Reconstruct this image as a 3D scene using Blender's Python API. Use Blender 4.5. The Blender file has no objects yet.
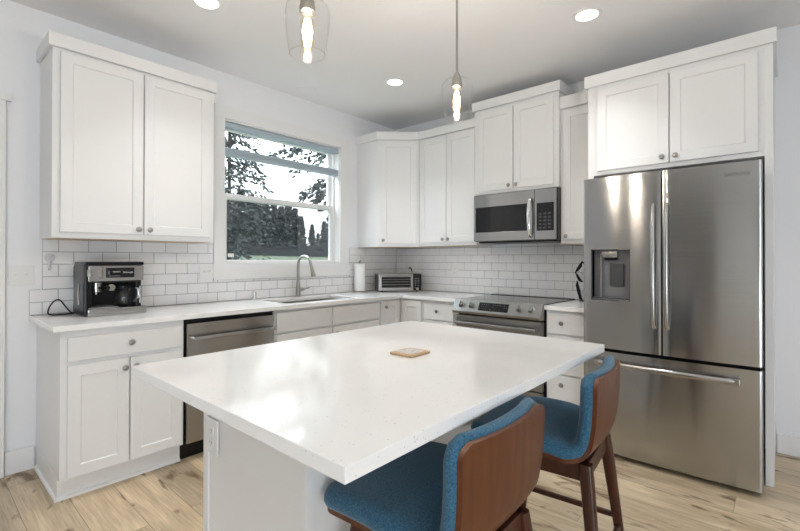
import bpy, bmesh, math, random
from mathutils import Vector, Matrix
PI = math.pi
scene = bpy.context.scene
COL = scene.collection

# ------------------------------------------------------------------ camera
YAW, PITCH, ROLL = 0.7224, 0.0054, 0.0015
cam_d = bpy.data.cameras.new('camera'); cam = bpy.data.objects.new('camera', cam_d); COL.objects.link(cam)
cam.location = (3.3788, -3.762, 1.2528)
fw = Vector((-math.sin(YAW)*math.cos(PITCH), math.cos(YAW)*math.cos(PITCH), math.sin(PITCH)))
rt = Vector((math.cos(YAW), math.sin(YAW), 0)); up = rt.cross(fw)
rt2 = rt*math.cos(ROLL)+up*math.sin(ROLL); up2 = -rt*math.sin(ROLL)+up*math.cos(ROLL)
cam.rotation_euler = Matrix((rt2, up2, -fw)).transposed().to_euler()
cam_d.sensor_width = 36; cam_d.lens = 434.617/800*36
cam_d.shift_y = -(265.5-257.0)/800
cam_d.clip_start = 0.05; cam_d.clip_end = 400
scene.camera = cam

# ------------------------------------------------------------------ world, daylight, exposure
w = bpy.data.worlds.new('overcast_sky'); scene.world = w; w.use_nodes = True
nt = w.node_tree; bg = nt.nodes['Background']
tc = nt.nodes.new('ShaderNodeTexCoord'); sp = nt.nodes.new('ShaderNodeSeparateXYZ')
rp = nt.nodes.new('ShaderNodeValToRGB')
rp.color_ramp.elements[0].position = 0.30; rp.color_ramp.elements[0].color = (0.23, 0.242, 0.25, 1)
rp.color_ramp.elements[1].position = 0.55; rp.color_ramp.elements[1].color = (0.86, 0.94, 1.0, 1)
nt.links.new(tc.outputs['Generated'], sp.inputs[0]); nt.links.new(sp.outputs['Z'], rp.inputs[0])
nt.links.new(rp.outputs[0], bg.inputs['Color']); bg.inputs['Strength'].default_value = 9.0

def area(name, loc, target, sx, sy, power, col=(1, 1, 1)):
    d = bpy.data.lights.new(name, 'AREA'); d.shape = 'RECTANGLE'; d.size = sx; d.size_y = sy
    d.energy = power; d.color = col
    o = bpy.data.objects.new(name, d); COL.objects.link(o); o.location = loc
    o.rotation_euler = (Vector(target)-Vector(loc)).to_track_quat('-Z', 'Y').to_euler()
    return o
# cool daylight tint
DAY = (0.92, 0.965, 1.0)
# added unseen uplights inside the rear room, to brighten the ceiling
area('uplight_fill_front', (5.0, -7.9, 0.5), (4.3, -6.3, 2.9), 2.4, 0.9, 18, (0.84, 0.92, 1))
area('uplight_fill_side', (6.9, -5.0, 0.5), (5.0, -4.3, 2.9), 3.4, 0.9, 105, (0.84, 0.92, 1))
for (pl, pt_, pw, ph_) in (((7.01, -5.7, 1.6), (0, -5.7, 1.6), 2.0, 1.4),):
    po = area('window_portal', pl, pt_, pw, ph_, 1); po.data.cycles.is_portal = True
po = area('window_portal', (-0.16, -1.465, 1.8), (1, -1.465, 1.8), 1.2, 1.18, 1); po.data.cycles.is_portal = True   # guides sampling of the sky through the kitchen window

scene.view_settings.view_transform = 'Standard'
scene.view_settings.look = 'None'
scene.view_settings.gamma = 1.0
scene.view_settings.use_curve_mapping = False
scene.view_settings.exposure = 0.65
scene.cycles.use_denoising = True
scene.cycles.sample_clamp_indirect = 6.0
CAN_POWER = 1.9; CAN_SPREAD = 88; BULB_POWER = 13.0
for (lx, ly) in ((4.1, -1.0), (4.1, -2.6), (4.1, -4.2), (2.48, -4.2), (0.85, -4.2)):   # unseen bare downlights added to brighten floor and worktops
    ld_ = bpy.data.lights.new('downlight', 'AREA'); ld_.shape = 'DISK'; ld_.size = 0.12; ld_.energy = CAN_POWER; ld_.color = (1, 1, 1); ld_.spread = math.radians(CAN_SPREAD)
    lo_ = bpy.data.objects.new('downlight', ld_); COL.objects.link(lo_); lo_.location = (lx, ly, 2.745)

# ------------------------------------------------------------------ materials
def nmat(name):
    m = bpy.data.materials.new(name); m.use_nodes = True
    return m, m.node_tree, m.node_tree.nodes['Principled BSDF']
def mat(name, col, rough=0.5, metal=0.0, noise=0.0, nscale=40, bump=0.0, bscale=200, spec=None, stretch=None, coat=0.0):
    m, t, b = nmat(name)
    b.inputs['Base Color'].default_value = (*col, 1); b.inputs['Roughness'].default_value = rough
    b.inputs['Metallic'].default_value = metal
    if spec is not None: b.inputs['Specular IOR Level'].default_value = spec
    if coat: b.inputs['Coat Weight'].default_value = coat; b.inputs['Coat Roughness'].default_value = 0.1
    c = t.nodes.new('ShaderNodeTexCoord'); mp = t.nodes.new('ShaderNodeMapping')
    t.links.new(c.outputs['Object'], mp.inputs[0])
    if stretch: mp.inputs['Scale'].default_value = stretch
    if noise:
        n = t.nodes.new('ShaderNodeTexNoise'); n.inputs['Scale'].default_value = nscale; n.inputs['Detail'].default_value = 4
        t.links.new(mp.outputs[0], n.inputs['Vector'])
        r = t.nodes.new('ShaderNodeValToRGB')
        r.color_ramp.elements[0].position = 0.3; r.color_ramp.elements[1].position = 0.7
        r.color_ramp.elements[0].color = (*[max(0, x*(1-noise)) for x in col], 1)
        r.color_ramp.elements[1].color = (*[min(1, x*(1+noise)) for x in col], 1)
        t.links.new(n.outputs[0], r.inputs[0]); t.links.new(r.outputs[0], b.inputs['Base Color'])
    if bump:
        n = t.nodes.new('ShaderNodeTexNoise'); n.inputs['Scale'].default_value = bscale; n.inputs['Detail'].default_value = 3
        t.links.new(mp.outputs[0], n.inputs['Vector'])
        bp = t.nodes.new('ShaderNodeBump'); bp.inputs['Strength'].default_value = bump; bp.inputs['Distance'].default_value = 0.002
        t.links.new(n.outputs[0], bp.inputs['Height']); t.links.new(bp.outputs[0], b.inputs['Normal'])
    return m
def emit(name, col, s):
    m, t, b = nmat(name)
    b.inputs['Base Color'].default_value = (*col, 1)
    b.inputs['Emission Color'].default_value = (*col, 1); b.inputs['Emission Strength'].default_value = s
    return m
def thin_glass(name, tint=(1, 1, 1), ior=1.45, rough=0.0, maxf=1.0):
    m, t, b = nmat(name); t.nodes.remove(b)
    o = t.nodes['Material Output']; f = t.nodes.new('ShaderNodeFresnel'); f.inputs['IOR'].default_value = ior
    gm = t.nodes.new('ShaderNodeNewGeometry'); mr = t.nodes.new('ShaderNodeMapRange'); mr.inputs[3].default_value = ior; mr.inputs[4].default_value = 1/ior
    t.links.new(gm.outputs['Backfacing'], mr.inputs[0]); t.links.new(mr.outputs[0], f.inputs['IOR'])   # same reflectance from both sides of the thin wall
    tr = t.nodes.new('ShaderNodeBsdfTransparent'); tr.inputs[0].default_value = (*tint, 1)
    gl = t.nodes.new('ShaderNodeBsdfGlossy'); gl.inputs['Roughness'].default_value = rough
    mx = t.nodes.new('ShaderNodeMixShader')
    t.links.new(f.outputs[0], mx.inputs[0]); t.links.new(tr.outputs[0], mx.inputs[1]); t.links.new(gl.outputs[0], mx.inputs[2])
    t.links.new(mx.outputs[0], o.inputs[0]); return m

M = {}
M['wall'] = mat('wall_paint', (0.84, 0.85, 0.875), 0.6, bump=0.05, bscale=300)
M['wallgrey'] = mat('grey_reflection_wall', (0.26, 0.25, 0.24), 0.6)  # rear wall grey added to darken what the steel reflects
M['ceiling'] = mat('ceiling_paint', (0.87, 0.87, 0.885), 0.8, bump=0.55, bscale=70)
M['trim'] = mat('trim_paint', (0.83, 0.83, 0.83), 0.4)
M['cab'] = mat('cabinet_paint', (0.80, 0.80, 0.80), 0.35)
M['under'] = mat('cabinet_underside_wood', (0.62, 0.48, 0.34), 0.5, noise=0.15, nscale=12)
M['grout'] = mat('grout', (0.36, 0.36, 0.37), 0.9)
M['tile'] = mat('white_glazed_tile', (0.86, 0.86, 0.87), 0.12, noise=0.02, nscale=5)
M['nickel'] = mat('brushed_nickel', (0.40, 0.385, 0.36), 0.28, 1.0)
M['chrome'] = mat('chrome', (0.75, 0.75, 0.75), 0.1, 1.0)
M['black'] = mat('black_plastic', (0.008, 0.008, 0.009), 0.28, spec=0.25)
M['blackgloss'] = mat('black_glass', (0.008, 0.008, 0.01), 0.06)
M['dark'] = mat('dark_grey_plastic', (0.07, 0.07, 0.075), 0.35)
M['greyplastic'] = mat('grey_plastic', (0.22, 0.22, 0.23), 0.35)
M['whiteplastic'] = mat('white_plastic', (0.82, 0.82, 0.82), 0.3)
M['hookshade'] = mat('shaded_white_plastic', (0.62, 0.62, 0.64), 0.3)  # white plastic greyed to stand in for the hook's shading
M['paper'] = mat('paper_towel', (0.88, 0.88, 0.87), 0.9, bump=0.2, bscale=250)
M['ink'] = mat('grey_lettering', (0.18, 0.18, 0.18), 0.4)
M['inkpale'] = mat('etched_lettering', (0.16, 0.16, 0.16), 0.3, 0.6)
M['inkwhite'] = mat('pale_lettering', (0.75, 0.75, 0.75), 0.4)
M['bulb'] = emit('glowing_filament', (1.0, 0.72, 0.42), 24)
M['canlight'] = emit('recessed_lens', (1.0, 0.97, 0.93), 4)
M['glass'] = thin_glass('clear_glass', (0.985, 0.985, 0.985))
M['bulbglass'] = thin_glass('amber_bulb_glass', (1.0, 0.93, 0.82))
M['pane'] = thin_glass('window_glass', (0.95, 0.97, 0.97), 1.45)
M['shade'] = mat('blue_grey_shade_fabric', (0.42, 0.50, 0.56), 0.7)
M['cord'] = mat('shade_cord', (0.7, 0.72, 0.74), 0.7)
M['coaster'] = mat('tan_cork', (0.62, 0.42, 0.25), 0.7, noise=0.2, nscale=300)
M['bark'] = mat('conifer_bark', (0.012, 0.010, 0.009), 0.9, noise=0.4, nscale=6)
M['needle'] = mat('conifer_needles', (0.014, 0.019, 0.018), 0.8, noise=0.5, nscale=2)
M['needle3'] = mat('lighter_conifer_needles', (0.020, 0.027, 0.026), 0.8, noise=0.5, nscale=2)  # lighter needles for the two nearer conifers
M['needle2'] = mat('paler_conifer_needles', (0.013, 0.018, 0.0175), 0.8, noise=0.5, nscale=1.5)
M['lawn'] = mat('lawn_grass', (0.021, 0.035, 0.007), 0.95, noise=0.25, nscale=0.8)
M['fence'] = mat('weathered_fence', (0.010, 0.010, 0.012), 0.9, noise=0.3, nscale=3)

def steel(name, col, rough=0.24, vertical=False, aniso=0.9):
    m, t, b = nmat(name)
    b.inputs['Base Color'].default_value = (*col, 1); b.inputs['Metallic'].default_value = 1
    c = t.nodes.new('ShaderNodeTexCoord'); mp = t.nodes.new('ShaderNodeMapping')
    mp.inputs['Scale'].default_value = (3, 3, 400) if not vertical else (400, 400, 3)
    n = t.nodes.new('ShaderNodeTexNoise'); n.inputs['Scale'].default_value = 1.0; n.inputs['Detail'].default_value = 3
    t.links.new(c.outputs['Object'], mp.inputs[0]); t.links.new(mp.outputs[0], n.inputs['Vector'])
    r = t.nodes.new('ShaderNodeMapRange'); r.inputs[3].default_value = rough-0.05; r.inputs[4].default_value = rough+0.07
    t.links.new(n.outputs[0], r.inputs[0]); t.links.new(r.outputs[0], b.inputs['Roughness'])
    b.inputs['Anisotropic'].default_value = aniso; b.inputs['Anisotropic Rotation'].default_value = 0.25
    tg = t.nodes.new('ShaderNodeTangent'); tg.direction_type = 'RADIAL'; tg.axis = 'Z'
    t.links.new(tg.outputs[0], b.inputs['Tangent'])
    return m
M['steel'] = steel('stainless_steel', (0.44, 0.438, 0.432), 0.17)
M['steeldark'] = steel('stainless_steel_dark', (0.37, 0.35, 0.325), 0.22)
M['steelrange'] = steel('range_steel', (0.30, 0.297, 0.29), 0.36, aniso=0.0)
M['steelsink'] = steel('sink_steel', (0.32, 0.31, 0.29), 0.3)

def quartz():
    m, t, b = nmat('white_speckled_quartz')
    b.inputs['Roughness'].default_value = 0.10
    c = t.nodes.new('ShaderNodeTexCoord')
    v = t.nodes.new('ShaderNodeTexVoronoi'); v.inputs['Scale'].default_value = 95
    t.links.new(c.outputs['Object'], v.inputs['Vector'])
    lt = t.nodes.new('ShaderNodeMapRange'); lt.inputs[1].default_value = 0.10; lt.inputs[2].default_value = 0.20; lt.inputs[3].default_value = 1; lt.inputs[4].default_value = 0
    t.links.new(v.outputs['Distance'], lt.inputs[0])
    sep = t.nodes.new('ShaderNodeSeparateColor'); t.links.new(v.outputs['Color'], sep.inputs[0])
    gt = t.nodes.new('ShaderNodeMath'); gt.operation = 'GREATER_THAN'; gt.inputs[1].default_value = 0.72
    t.links.new(sep.outputs[0], gt.inputs[0])
    mu = t.nodes.new('ShaderNodeMath'); mu.operation = 'MULTIPLY'
    t.links.new(gt.outputs[0], mu.inputs[0]); t.links.new(lt.outputs[0], mu.inputs[1])
    n = t.nodes.new('ShaderNodeTexNoise'); n.inputs['Scale'].default_value = 9; n.inputs['Detail'].default_value = 6
    t.links.new(c.outputs['Object'], n.inputs['Vector'])
    r = t.nodes.new('ShaderNodeValToRGB'); r.color_ramp.elements[0].color = (0.86, 0.86, 0.86, 1); r.color_ramp.elements[1].color = (0.92, 0.92, 0.92, 1)
    t.links.new(n.outputs[0], r.inputs[0])
    mx = t.nodes.new('ShaderNodeMix'); mx.data_type = 'RGBA'; mx.inputs[7].default_value = (0.60, 0.595, 0.58, 1)
    t.links.new(mu.outputs[0], mx.inputs[0]); t.links.new(r.outputs[0], mx.inputs[6])
    t.links.new(mx.outputs[2], b.inputs['Base Color'])
    return m
M['quartz'] = quartz()

def planks():
    m, t, b = nmat('light_oak_planks'); L = t.links.new
    c = t.nodes.new('ShaderNodeTexCoord'); mp = t.nodes.new('ShaderNodeMapping')
    mp.inputs['Location'].default_value = (10.31, 3.195+0.195*30, 0)
    L(c.outputs['Object'], mp.inputs[0])
    def brick(c1, c2, mort):
        k = t.nodes.new('ShaderNodeTexBrick'); k.offset = 0.37; k.offset_frequency = 2; k.squash = 1
        k.inputs['Scale'].default_value = 1; k.inputs['Brick Width'].default_value = 1.5; k.inputs['Row Height'].default_value = 0.195
        k.inputs['Mortar Size'].default_value = 0.0013; k.inputs['Mortar Smooth'].default_value = 0.2
        k.inputs['Color1'].default_value = c1; k.inputs['Color2'].default_value = c2; k.inputs['Mortar'].default_value = mort
        L(mp.outputs[0], k.inputs['Vector']); return k
    k = brick((0, 0, 0, 1), (1, 1, 1, 1), (0.5, 0.5, 0.5, 1))
    sp = t.nodes.new('ShaderNodeSeparateColor'); L(k.outputs['Color'], sp.inputs[0])
    wv = t.nodes.new('ShaderNodeMath'); wv.operation = 'MULTIPLY'; wv.inputs[1].default_value = 37.0; L(sp.outputs[0], wv.inputs[0])
    def noise(scale, stretch, detail=6, dist=0.0):
        q = t.nodes.new('ShaderNodeMapping'); q.inputs['Scale'].default_value = stretch; L(mp.outputs[0], q.inputs[0])
        n = t.nodes.new('ShaderNodeTexNoise'); n.noise_dimensions = '4D'; n.inputs['Scale'].default_value = scale
        n.inputs['Detail'].default_value = detail; n.inputs['Distortion'].default_value = dist
        L(q.outputs[0], n.inputs['Vector']); L(wv.outputs[0], n.inputs['W']); return n
    base = t.nodes.new('ShaderNodeValToRGB')
    e = base.color_ramp.elements
    e[0].position = 0.25; e[0].color = (0.44, 0.34, 0.215, 1); e[1].position = 0.75; e[1].color = (0.84, 0.70, 0.50, 1)
    L(noise(2.2, (1.0, 4.5, 1), 5, 0.6).outputs[0], base.inputs[0])
    tint = t.nodes.new('ShaderNodeValToRGB')
    tint.color_ramp.elements[0].color = (0.76, 0.76, 0.77, 1); tint.color_ramp.elements[1].color = (1.08, 1.06, 1.03, 1)
    L(sp.outputs[0], tint.inputs[0])
    mul = t.nodes.new('ShaderNodeMix'); mul.data_type = 'RGBA'; mul.blend_type = 'MULTIPLY'; mul.inputs[0].default_value = 1
    L(base.outputs[0], mul.inputs[6]); L(tint.outputs[0], mul.inputs[7])
    # fine grain
    gr = t.nodes.new('ShaderNodeValToRGB'); gr.color_ramp.elements[0].position = 0.3; gr.color_ramp.elements[1].position = 0.6
    gr.color_ramp.elements[0].color = (0.74, 0.71, 0.68, 1); gr.color_ramp.elements[1].color = (1, 1, 1, 1)
    L(noise(5, (1, 28, 1), 5, 0.3).outputs[0], gr.inputs[0])
    mul2 = t.nodes.new('ShaderNodeMix'); mul2.data_type = 'RGBA'; mul2.blend_type = 'MULTIPLY'; mul2.inputs[0].default_value = 1
    L(mul.outputs[2], mul2.inputs[6]); L(gr.outputs[0], mul2.inputs[7])
    # dark knots and cracks
    kn = t.nodes.new('ShaderNodeValToRGB'); kn.color_ramp.elements[0].position = 0.57; kn.color_ramp.elements[1].position = 0.66
    kn.color_ramp.elements[0].color = (0, 0, 0, 1); kn.color_ramp.elements[1].color = (1, 1, 1, 1)
    L(noise(3.4, (1.0, 3.2, 1), 7, 1.2).outputs[0], kn.inputs[0])
    mx = t.nodes.new('ShaderNodeMix'); mx.data_type = 'RGBA'; mx.inputs[7].default_value = (0.17, 0.105, 0.055, 1)
    L(kn.outputs[0], mx.inputs[0]); L(mul2.outputs[2], mx.inputs[6])
    mj = t.nodes.new('ShaderNodeMix'); mj.data_type = 'RGBA'; mj.inputs[7].default_value = (0.22, 0.16, 0.10, 1)
    L(k.outputs['Fac'], mj.inputs[0]); L(mx.outputs[2], mj.inputs[6])
    L(mj.outputs[2], b.inputs['Base Color']); b.inputs['Roughness'].default_value = 0.38
    return m
M['floor'] = planks()

def wood(name, dark, light, stretch, rough=0.40):
    m, t, b = nmat(name); L = t.links.new
    c = t.nodes.new('ShaderNodeTexCoord'); mp = t.nodes.new('ShaderNodeMapping'); mp.inputs['Scale'].default_value = stretch
    n = t.nodes.new('ShaderNodeTexNoise'); n.inputs['Scale'].default_value = 3; n.inputs['Detail'].default_value = 6; n.inputs['Distortion'].default_value = 0.4
    r = t.nodes.new('ShaderNodeValToRGB'); r.color_ramp.elements[0].position = 0.3; r.color_ramp.elements[1].position = 0.72
    r.color_ramp.elements[0].color = (*dark, 1); r.color_ramp.elements[1].color = (*light, 1)
    L(c.outputs['Object'], mp.inputs[0]); L(mp.outputs[0], n.inputs['Vector']); L(n.outputs[0], r.inputs[0]); L(r.outputs[0], b.inputs['Base Color'])
    b.inputs['Roughness'].default_value = rough
    return m
M['walnut'] = wood('walnut_plywood', (0.075, 0.020, 0.006), (0.145, 0.044, 0.013), (6, 14, 1.2))
M['walnutleg'] = wood('walnut_leg', (0.040, 0.011, 0.0045), (0.07, 0.02, 0.008), (14, 14, 1.5))

def fabric():
    m, t, b = nmat('teal_blue_tweed'); L = t.links.new
    c = t.nodes.new('ShaderNodeTexCoord')
    n = t.nodes.new('ShaderNodeTexNoise'); n.inputs['Scale'].default_value = 260; n.inputs['Detail'].default_value = 3
    L(c.outputs['Object'], n.inputs['Vector'])
    r = t.nodes.new('ShaderNodeValToRGB'); r.color_ramp.elements[0].position = 0.32; r.color_ramp.elements[1].position = 0.68
    r.color_ramp.elements[0].color = (0.019, 0.075, 0.135, 1); r.color_ramp.elements[1].color = (0.062, 0.175, 0.275, 1)
    L(n.outputs[0], r.inputs[0]); L(r.outputs[0], b.inputs['Base Color']); b.inputs['Roughness'].default_value = 0.95
    b.inputs['Sheen Weight'].default_value = 0.25; b.inputs['Specular IOR Level'].default_value = 0.15
    bp = t.nodes.new('ShaderNodeBump'); bp.inputs['Strength'].default_value = 0.4; bp.inputs['Distance'].default_value = 0.0015
    L(n.outputs[0], bp.inputs['Height']); L(bp.outputs[0], b.inputs['Normal'])
    return m
M['fabric'] = fabric()

def screen_mat():
    m, t, b = nmat('insect_screen_mesh'); L = t.links.new
    o = t.nodes['Material Output']; b.inputs['Base Color'].default_value = (0.055, 0.066, 0.074, 1); b.inputs['Roughness'].default_value = 0.7
    tr = t.nodes.new('ShaderNodeBsdfTransparent'); mx = t.nodes.new('ShaderNodeMixShader'); mx.inputs[0].default_value = 0.30
    L(tr.outputs[0], mx.inputs[1]); L(b.outputs[0], mx.inputs[2]); L(mx.outputs[0], o.inputs[0]); return m
M['screen'] = screen_mat()

# ------------------------------------------------------------------ mesh helpers
class MB:
    def __init__(s): s.bm = bmesh.new()
    def box(s, x0, x1, y0, y1, z0, z1, bev=0.0, seg=2):
        r = bmesh.ops.create_cube(s.bm, size=1)
        vs = r['verts']
        for v in vs:
            v.co = Vector(((x0+x1)/2+v.co.x*(x1-x0), (y0+y1)/2+v.co.y*(y1-y0), (z0+z1)/2+v.co.z*(z1-z0)))
        if bev > 0:
            es = list({e for v in vs for e in v.link_edges})
            bmesh.ops.bevel(s.bm, geom=es, offset=bev, segments=seg, affect='EDGES', profile=0.5)
        return s
    def lathe(s, prof, c=(0, 0, 0), axis='z', n=32, cap=True):
        rings = []
        for r, h in prof:
            ring = []
            for k in range(n):
                a = 2*PI*k/n; p, q = r*math.cos(a), r*math.sin(a)
                co = {'z': (p, q, h), 'y': (p, h, q), 'x': (h, p, q)}[axis]
                ring.append(s.bm.verts.new(Vector(co)+Vector(c)))
            rings.append(ring)
        fs = []
        for a, b in zip(rings, rings[1:]):
            for k in range(n):
                fs.append(s.bm.faces.new((a[k], a[(k+1) % n], b[(k+1) % n], b[k])))
        if cap:
            for ring in (rings[0], rings[-1]):
                if (ring[0].co-ring[n//2].co).length > 1e-5: fs.append(s.bm.faces.new(ring))
        bmesh.ops.recalc_face_normals(s.bm, faces=fs)
        return s
    def cyl(s, c, r, h, axis='z', n=24, bev=0.0):
        if bev: prof = [(r-bev, 0), (r, bev), (r, h-bev), (r-bev, h)]
        else: prof = [(r, 0), (r, h)]
        return s.lathe(prof, c, axis, n)
    def tube(s, pts, r, n=10, closed=False):
        pts = [Vector(p) for p in pts]; rings = []
        rr = r if isinstance(r, (list, tuple)) else [r]*len(pts)
        prev = None
        for i, p in enumerate(pts):
            a = pts[i-1] if i > 0 else (pts[-1] if closed else p); b = pts[i+1] if i < len(pts)-1 else (pts[0] if closed else p)
            d = (b-a).normalized()
            if prev is None:
                u = d.orthogonal().normalized()
            else:
                u = (prev-d*prev.dot(d)).normalized()
            prev = u; v = d.cross(u)
            rings.append([s.bm.verts.new(p+(u*math.cos(2*PI*k/n)+v*math.sin(2*PI*k/n))*rr[i]) for k in range(n)])
        fs = []
        prs = list(zip(rings, rings[1:]))+([(rings[-1], rings[0])] if closed else [])
        for a, b in prs:
            for k in range(n): fs.append(s.bm.faces.new((a[k], a[(k+1) % n], b[(k+1) % n], b[k])))
        if not closed: fs += [s.bm.faces.new(rings[0]), s.bm.faces.new(rings[-1])]
        bmesh.ops.recalc_face_normals(s.bm, faces=fs)
        return s
    def prism(s, poly, a0, a1, axis='x', bev=0.0):
        # poly: 2-D points in the other two axes (order: x->(y,z), y->(x,z), z->(x,y))
        def co(p, a): return {'x': (a, p[0], p[1]), 'y': (p[0], a, p[1]), 'z': (p[0], p[1], a)}[axis]
        A = [s.bm.verts.new(co(p, a0)) for p in poly]; B = [s.bm.verts.new(co(p, a1)) for p in poly]
        n = len(poly); fs = [s.bm.faces.new(A), s.bm.faces.new(B)]
        for k in range(n): fs.append(s.bm.faces.new((A[k], A[(k+1) % n], B[(k+1) % n], B[k])))
        bmesh.ops.recalc_face_normals(s.bm, faces=fs)
        if bev:
            es = list({e for v in A+B for e in v.link_edges})
            bmesh.ops.bevel(s.bm, geom=es, offset=bev, segments=2, affect='EDGES', profile=0.5)
        return s
    def slab(s, xs, ys, inc, z0, z1, axis='z', bev=0.0):
        # cells of a grid extruded; inc(i, j) tells which cells are solid
        def co(a, b, c): return {'z': (a, b, c), 'x': (c, a, b), 'y': (a, c, b)}[axis]
        V = {}
        def v(i, j, k):
            if (i, j, k) not in V: V[(i, j, k)] = s.bm.verts.new(co(xs[i], ys[j], (z0, z1)[k]))
            return V[(i, j, k)]
        fs = []; nx, ny = len(xs)-1, len(ys)-1
        I = lambda i, j: 0 <= i < nx and 0 <= j < ny and inc(i, j)
        for i in range(nx):
            for j in range(ny):
                if not I(i, j): continue
                for k in (0, 1): fs.append(s.bm.faces.new((v(i, j, k), v(i+1, j, k), v(i+1, j+1, k), v(i, j+1, k))))
                for (di, dj, p, q) in ((-1, 0, (i, j), (i, j+1)), (1, 0, (i+1, j), (i+1, j+1)), (0, -1, (i, j), (i+1, j)), (0, 1, (i, j+1), (i+1, j+1))):
                    if not I(i+di, j+dj): fs.append(s.bm.faces.new((v(*p, 0), v(*q, 0), v(*q, 1), v(*p, 1))))
        bmesh.ops.recalc_face_normals(s.bm, faces=fs)
        if bev:
            es = [e for e in s.bm.edges if len(e.link_faces) == 2 and e.calc_face_angle(0) > 0.5]
            bmesh.ops.bevel(s.bm, geom=es, offset=bev, segments=2, affect='EDGES', profile=0.5)
        return s
    def grid(s, P):
        # P[i][j] points -> open surface
        vs = [[s.bm.verts.new(p) for p in row] for row in P]
        for a, b in zip(vs, vs[1:]):
            for k in range(len(a)-1): s.bm.faces.new((a[k], a[k+1], b[k+1], b[k]))
        return s
    def door(s, x0, x1, z0, z1, y, t=0.019, rail=0.056, rec=0.007):
        # shaker door or drawer front facing -Y, back at y, front at y-t
        b = 0.0018; yf = y-t
        def ring(i, yy): return [s.bm.verts.new((x0+i, yy, z0+i)), s.bm.verts.new((x1-i, yy, z0+i)), s.bm.verts.new((x1-i, yy, z1-i)), s.bm.verts.new((x0+i, yy, z1-i))]
        R = [ring(0, y), ring(0, yf+b), ring(b, yf)]
        if rail: R += [ring(rail, yf), ring(rail+0.004, yf+rec)]
        fs = []
        for p, q in zip(R, R[1:]):
            for k in range(4): fs.append(s.bm.faces.new((p[k], p[(k+1) % 4], q[(k+1) % 4], q[k])))
        fs += [s.bm.faces.new(R[0]), s.bm.faces.new(R[-1])]
        bmesh.ops.recalc_face_normals(s.bm, faces=fs)
        return s
    def mesh(s, name, m, smooth=0.6):
        me = bpy.data.meshes.new(name); s.bm.normal_update(); s.bm.to_mesh(me); s.bm.free()
        me.materials.append(m)
        if smooth:
            for p in me.polygons: p.use_smooth = True
            me.set_sharp_from_angle(angle=smooth)
        return me
    def build(s, name, m, parent=None, smooth=0.6, label=None):
        o = bpy.data.objects.new(name, s.mesh(name, m, smooth)); COL.objects.link(o)
        if parent: o.parent = parent
        if label: o['label'] = label
        if smooth:                                   # keep large flat faces flat beside their small bevels
            wn = o.modifiers.new('weighted_normal', 'WEIGHTED_NORMAL'); wn.weight = 80; wn.keep_sharp = True
        return o

def tag(o, label, cat, group=None, kind=None):
    if label: o['label'] = label
    if cat: o['category'] = cat
    if group: o['group'] = group
    if kind: o['kind'] = kind
    return o
def thing(name, label, cat, loc=(0, 0, 0), rz=0.0, group=None, kind=None):
    o = bpy.data.objects.new(name, None); COL.objects.link(o); o.empty_display_size = 0.1
    o.location = loc; o.rotation_euler = (0, 0, rz)
    return tag(o, label, cat, group, kind)
def struct(name, mb, m, label=None, smooth=0.6):
    o = mb.build(name, m, None, smooth); o['kind'] = 'structure'
    if label: o['label'] = label
    return o
def text_mesh(name, s, size, m, parent, loc, rot, ext=0.0004):
    cu = bpy.data.curves.new(name, 'FONT'); cu.body = s; cu.size = size; cu.extrude = ext; cu.align_x = 'CENTER'; cu.align_y = 'CENTER'
    tmp = bpy.data.objects.new('tmp', cu); COL.objects.link(tmp)
    dg = bpy.context.evaluated_depsgraph_get(); dg.update()
    me = bpy.data.meshes.new_from_object(tmp.evaluated_get(dg)); bpy.data.objects.remove(tmp); me.name = name
    me.materials.clear(); me.materials.append(m)
    o = bpy.data.objects.new(name, me); COL.objects.link(o); o.parent = parent; o.location = loc; o.rotation_euler = rot
    return o
def spline(pts, n=8):
    pts = [Vector(p) for p in pts]; out = []
    P = [pts[0]*2-pts[1]]+pts+[pts[-1]*2-pts[-2]]
    for i in range(1, len(P)-2):
        a, b, c, d = P[i-1], P[i], P[i+1], P[i+2]
        for k in range(n):
            t = k/n
            out.append(0.5*((2*b)+(c-a)*t+(2*a-5*b+4*c-d)*t*t+(3*b-a-3*c+d)*t**3))
    out.append(pts[-1]); return out
def copy_tree(o, parent=None):
    c = o.copy(); COL.objects.link(c)
    if parent: c.parent = parent
    for ch in [x for x in COL.objects if x.parent == o]: copy_tree(ch, c)
    return c

# ------------------------------------------------------------------ room shell
H = 2.758; RX = 7.0; FY = -8.0
struct('floor', MB().box(-0.15, RX, FY, 0.15, -0.1, 0), M['floor'])
struct('ceiling', MB().box(-0.15, RX+0.15, FY-0.15, 0.15, H, H+0.1), M['ceiling'])
WY0, WY1, WZ0, WZ1 = -2.079, -0.858, 1.212, 2.385
ys = [FY, WY0, WY1, 0.0]; zs = [0, WZ0, WZ1, H]
struct('wall_left', MB().slab(ys, zs, lambda i, j: not (i == 1 and j == 1), -0.15, 0, 'x'), M['wall'])
struct('wall_back', MB().box(0, RX, 0, 0.15, 0, H), M['wall'])
struct('wall_right', MB().slab([FY, -6.7, -4.7, 0.15], [0, 0.9, 2.3, H],
       lambda i, j: not (i == 1 and j == 1), RX, RX+0.15, 'x'), M['wall'])
struct('wall_front', MB().box(-0.15, RX+0.15, FY-0.15, FY, 0, H), M['wallgrey'])
dr_ = thing('reflection_door_1', 'white panel door added in the grey rear wall for the steel reflections', None, (3.52, FY, 0), kind='structure')  # unseen door added to give the refrigerator steel a bright band
MB().box(-0.42, 0.42, 0, 0.03, 0.005, 2.05, 0.003).build('leaf', M['trim'], dr_)
MB().box(-0.51, -0.42, 0, 0.02, 0, 2.14, 0.002).box(0.42, 0.51, 0, 0.02, 0, 2.14, 0.002).box(-0.42, 0.42, 0, 0.02, 2.05, 2.14, 0.002).build('casing', M['trim'], dr_)
struct('baseboard_left', MB().box(0, 0.014, -3.385, -3.252, 0, 0.135, 0.002), M['trim'])
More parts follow.
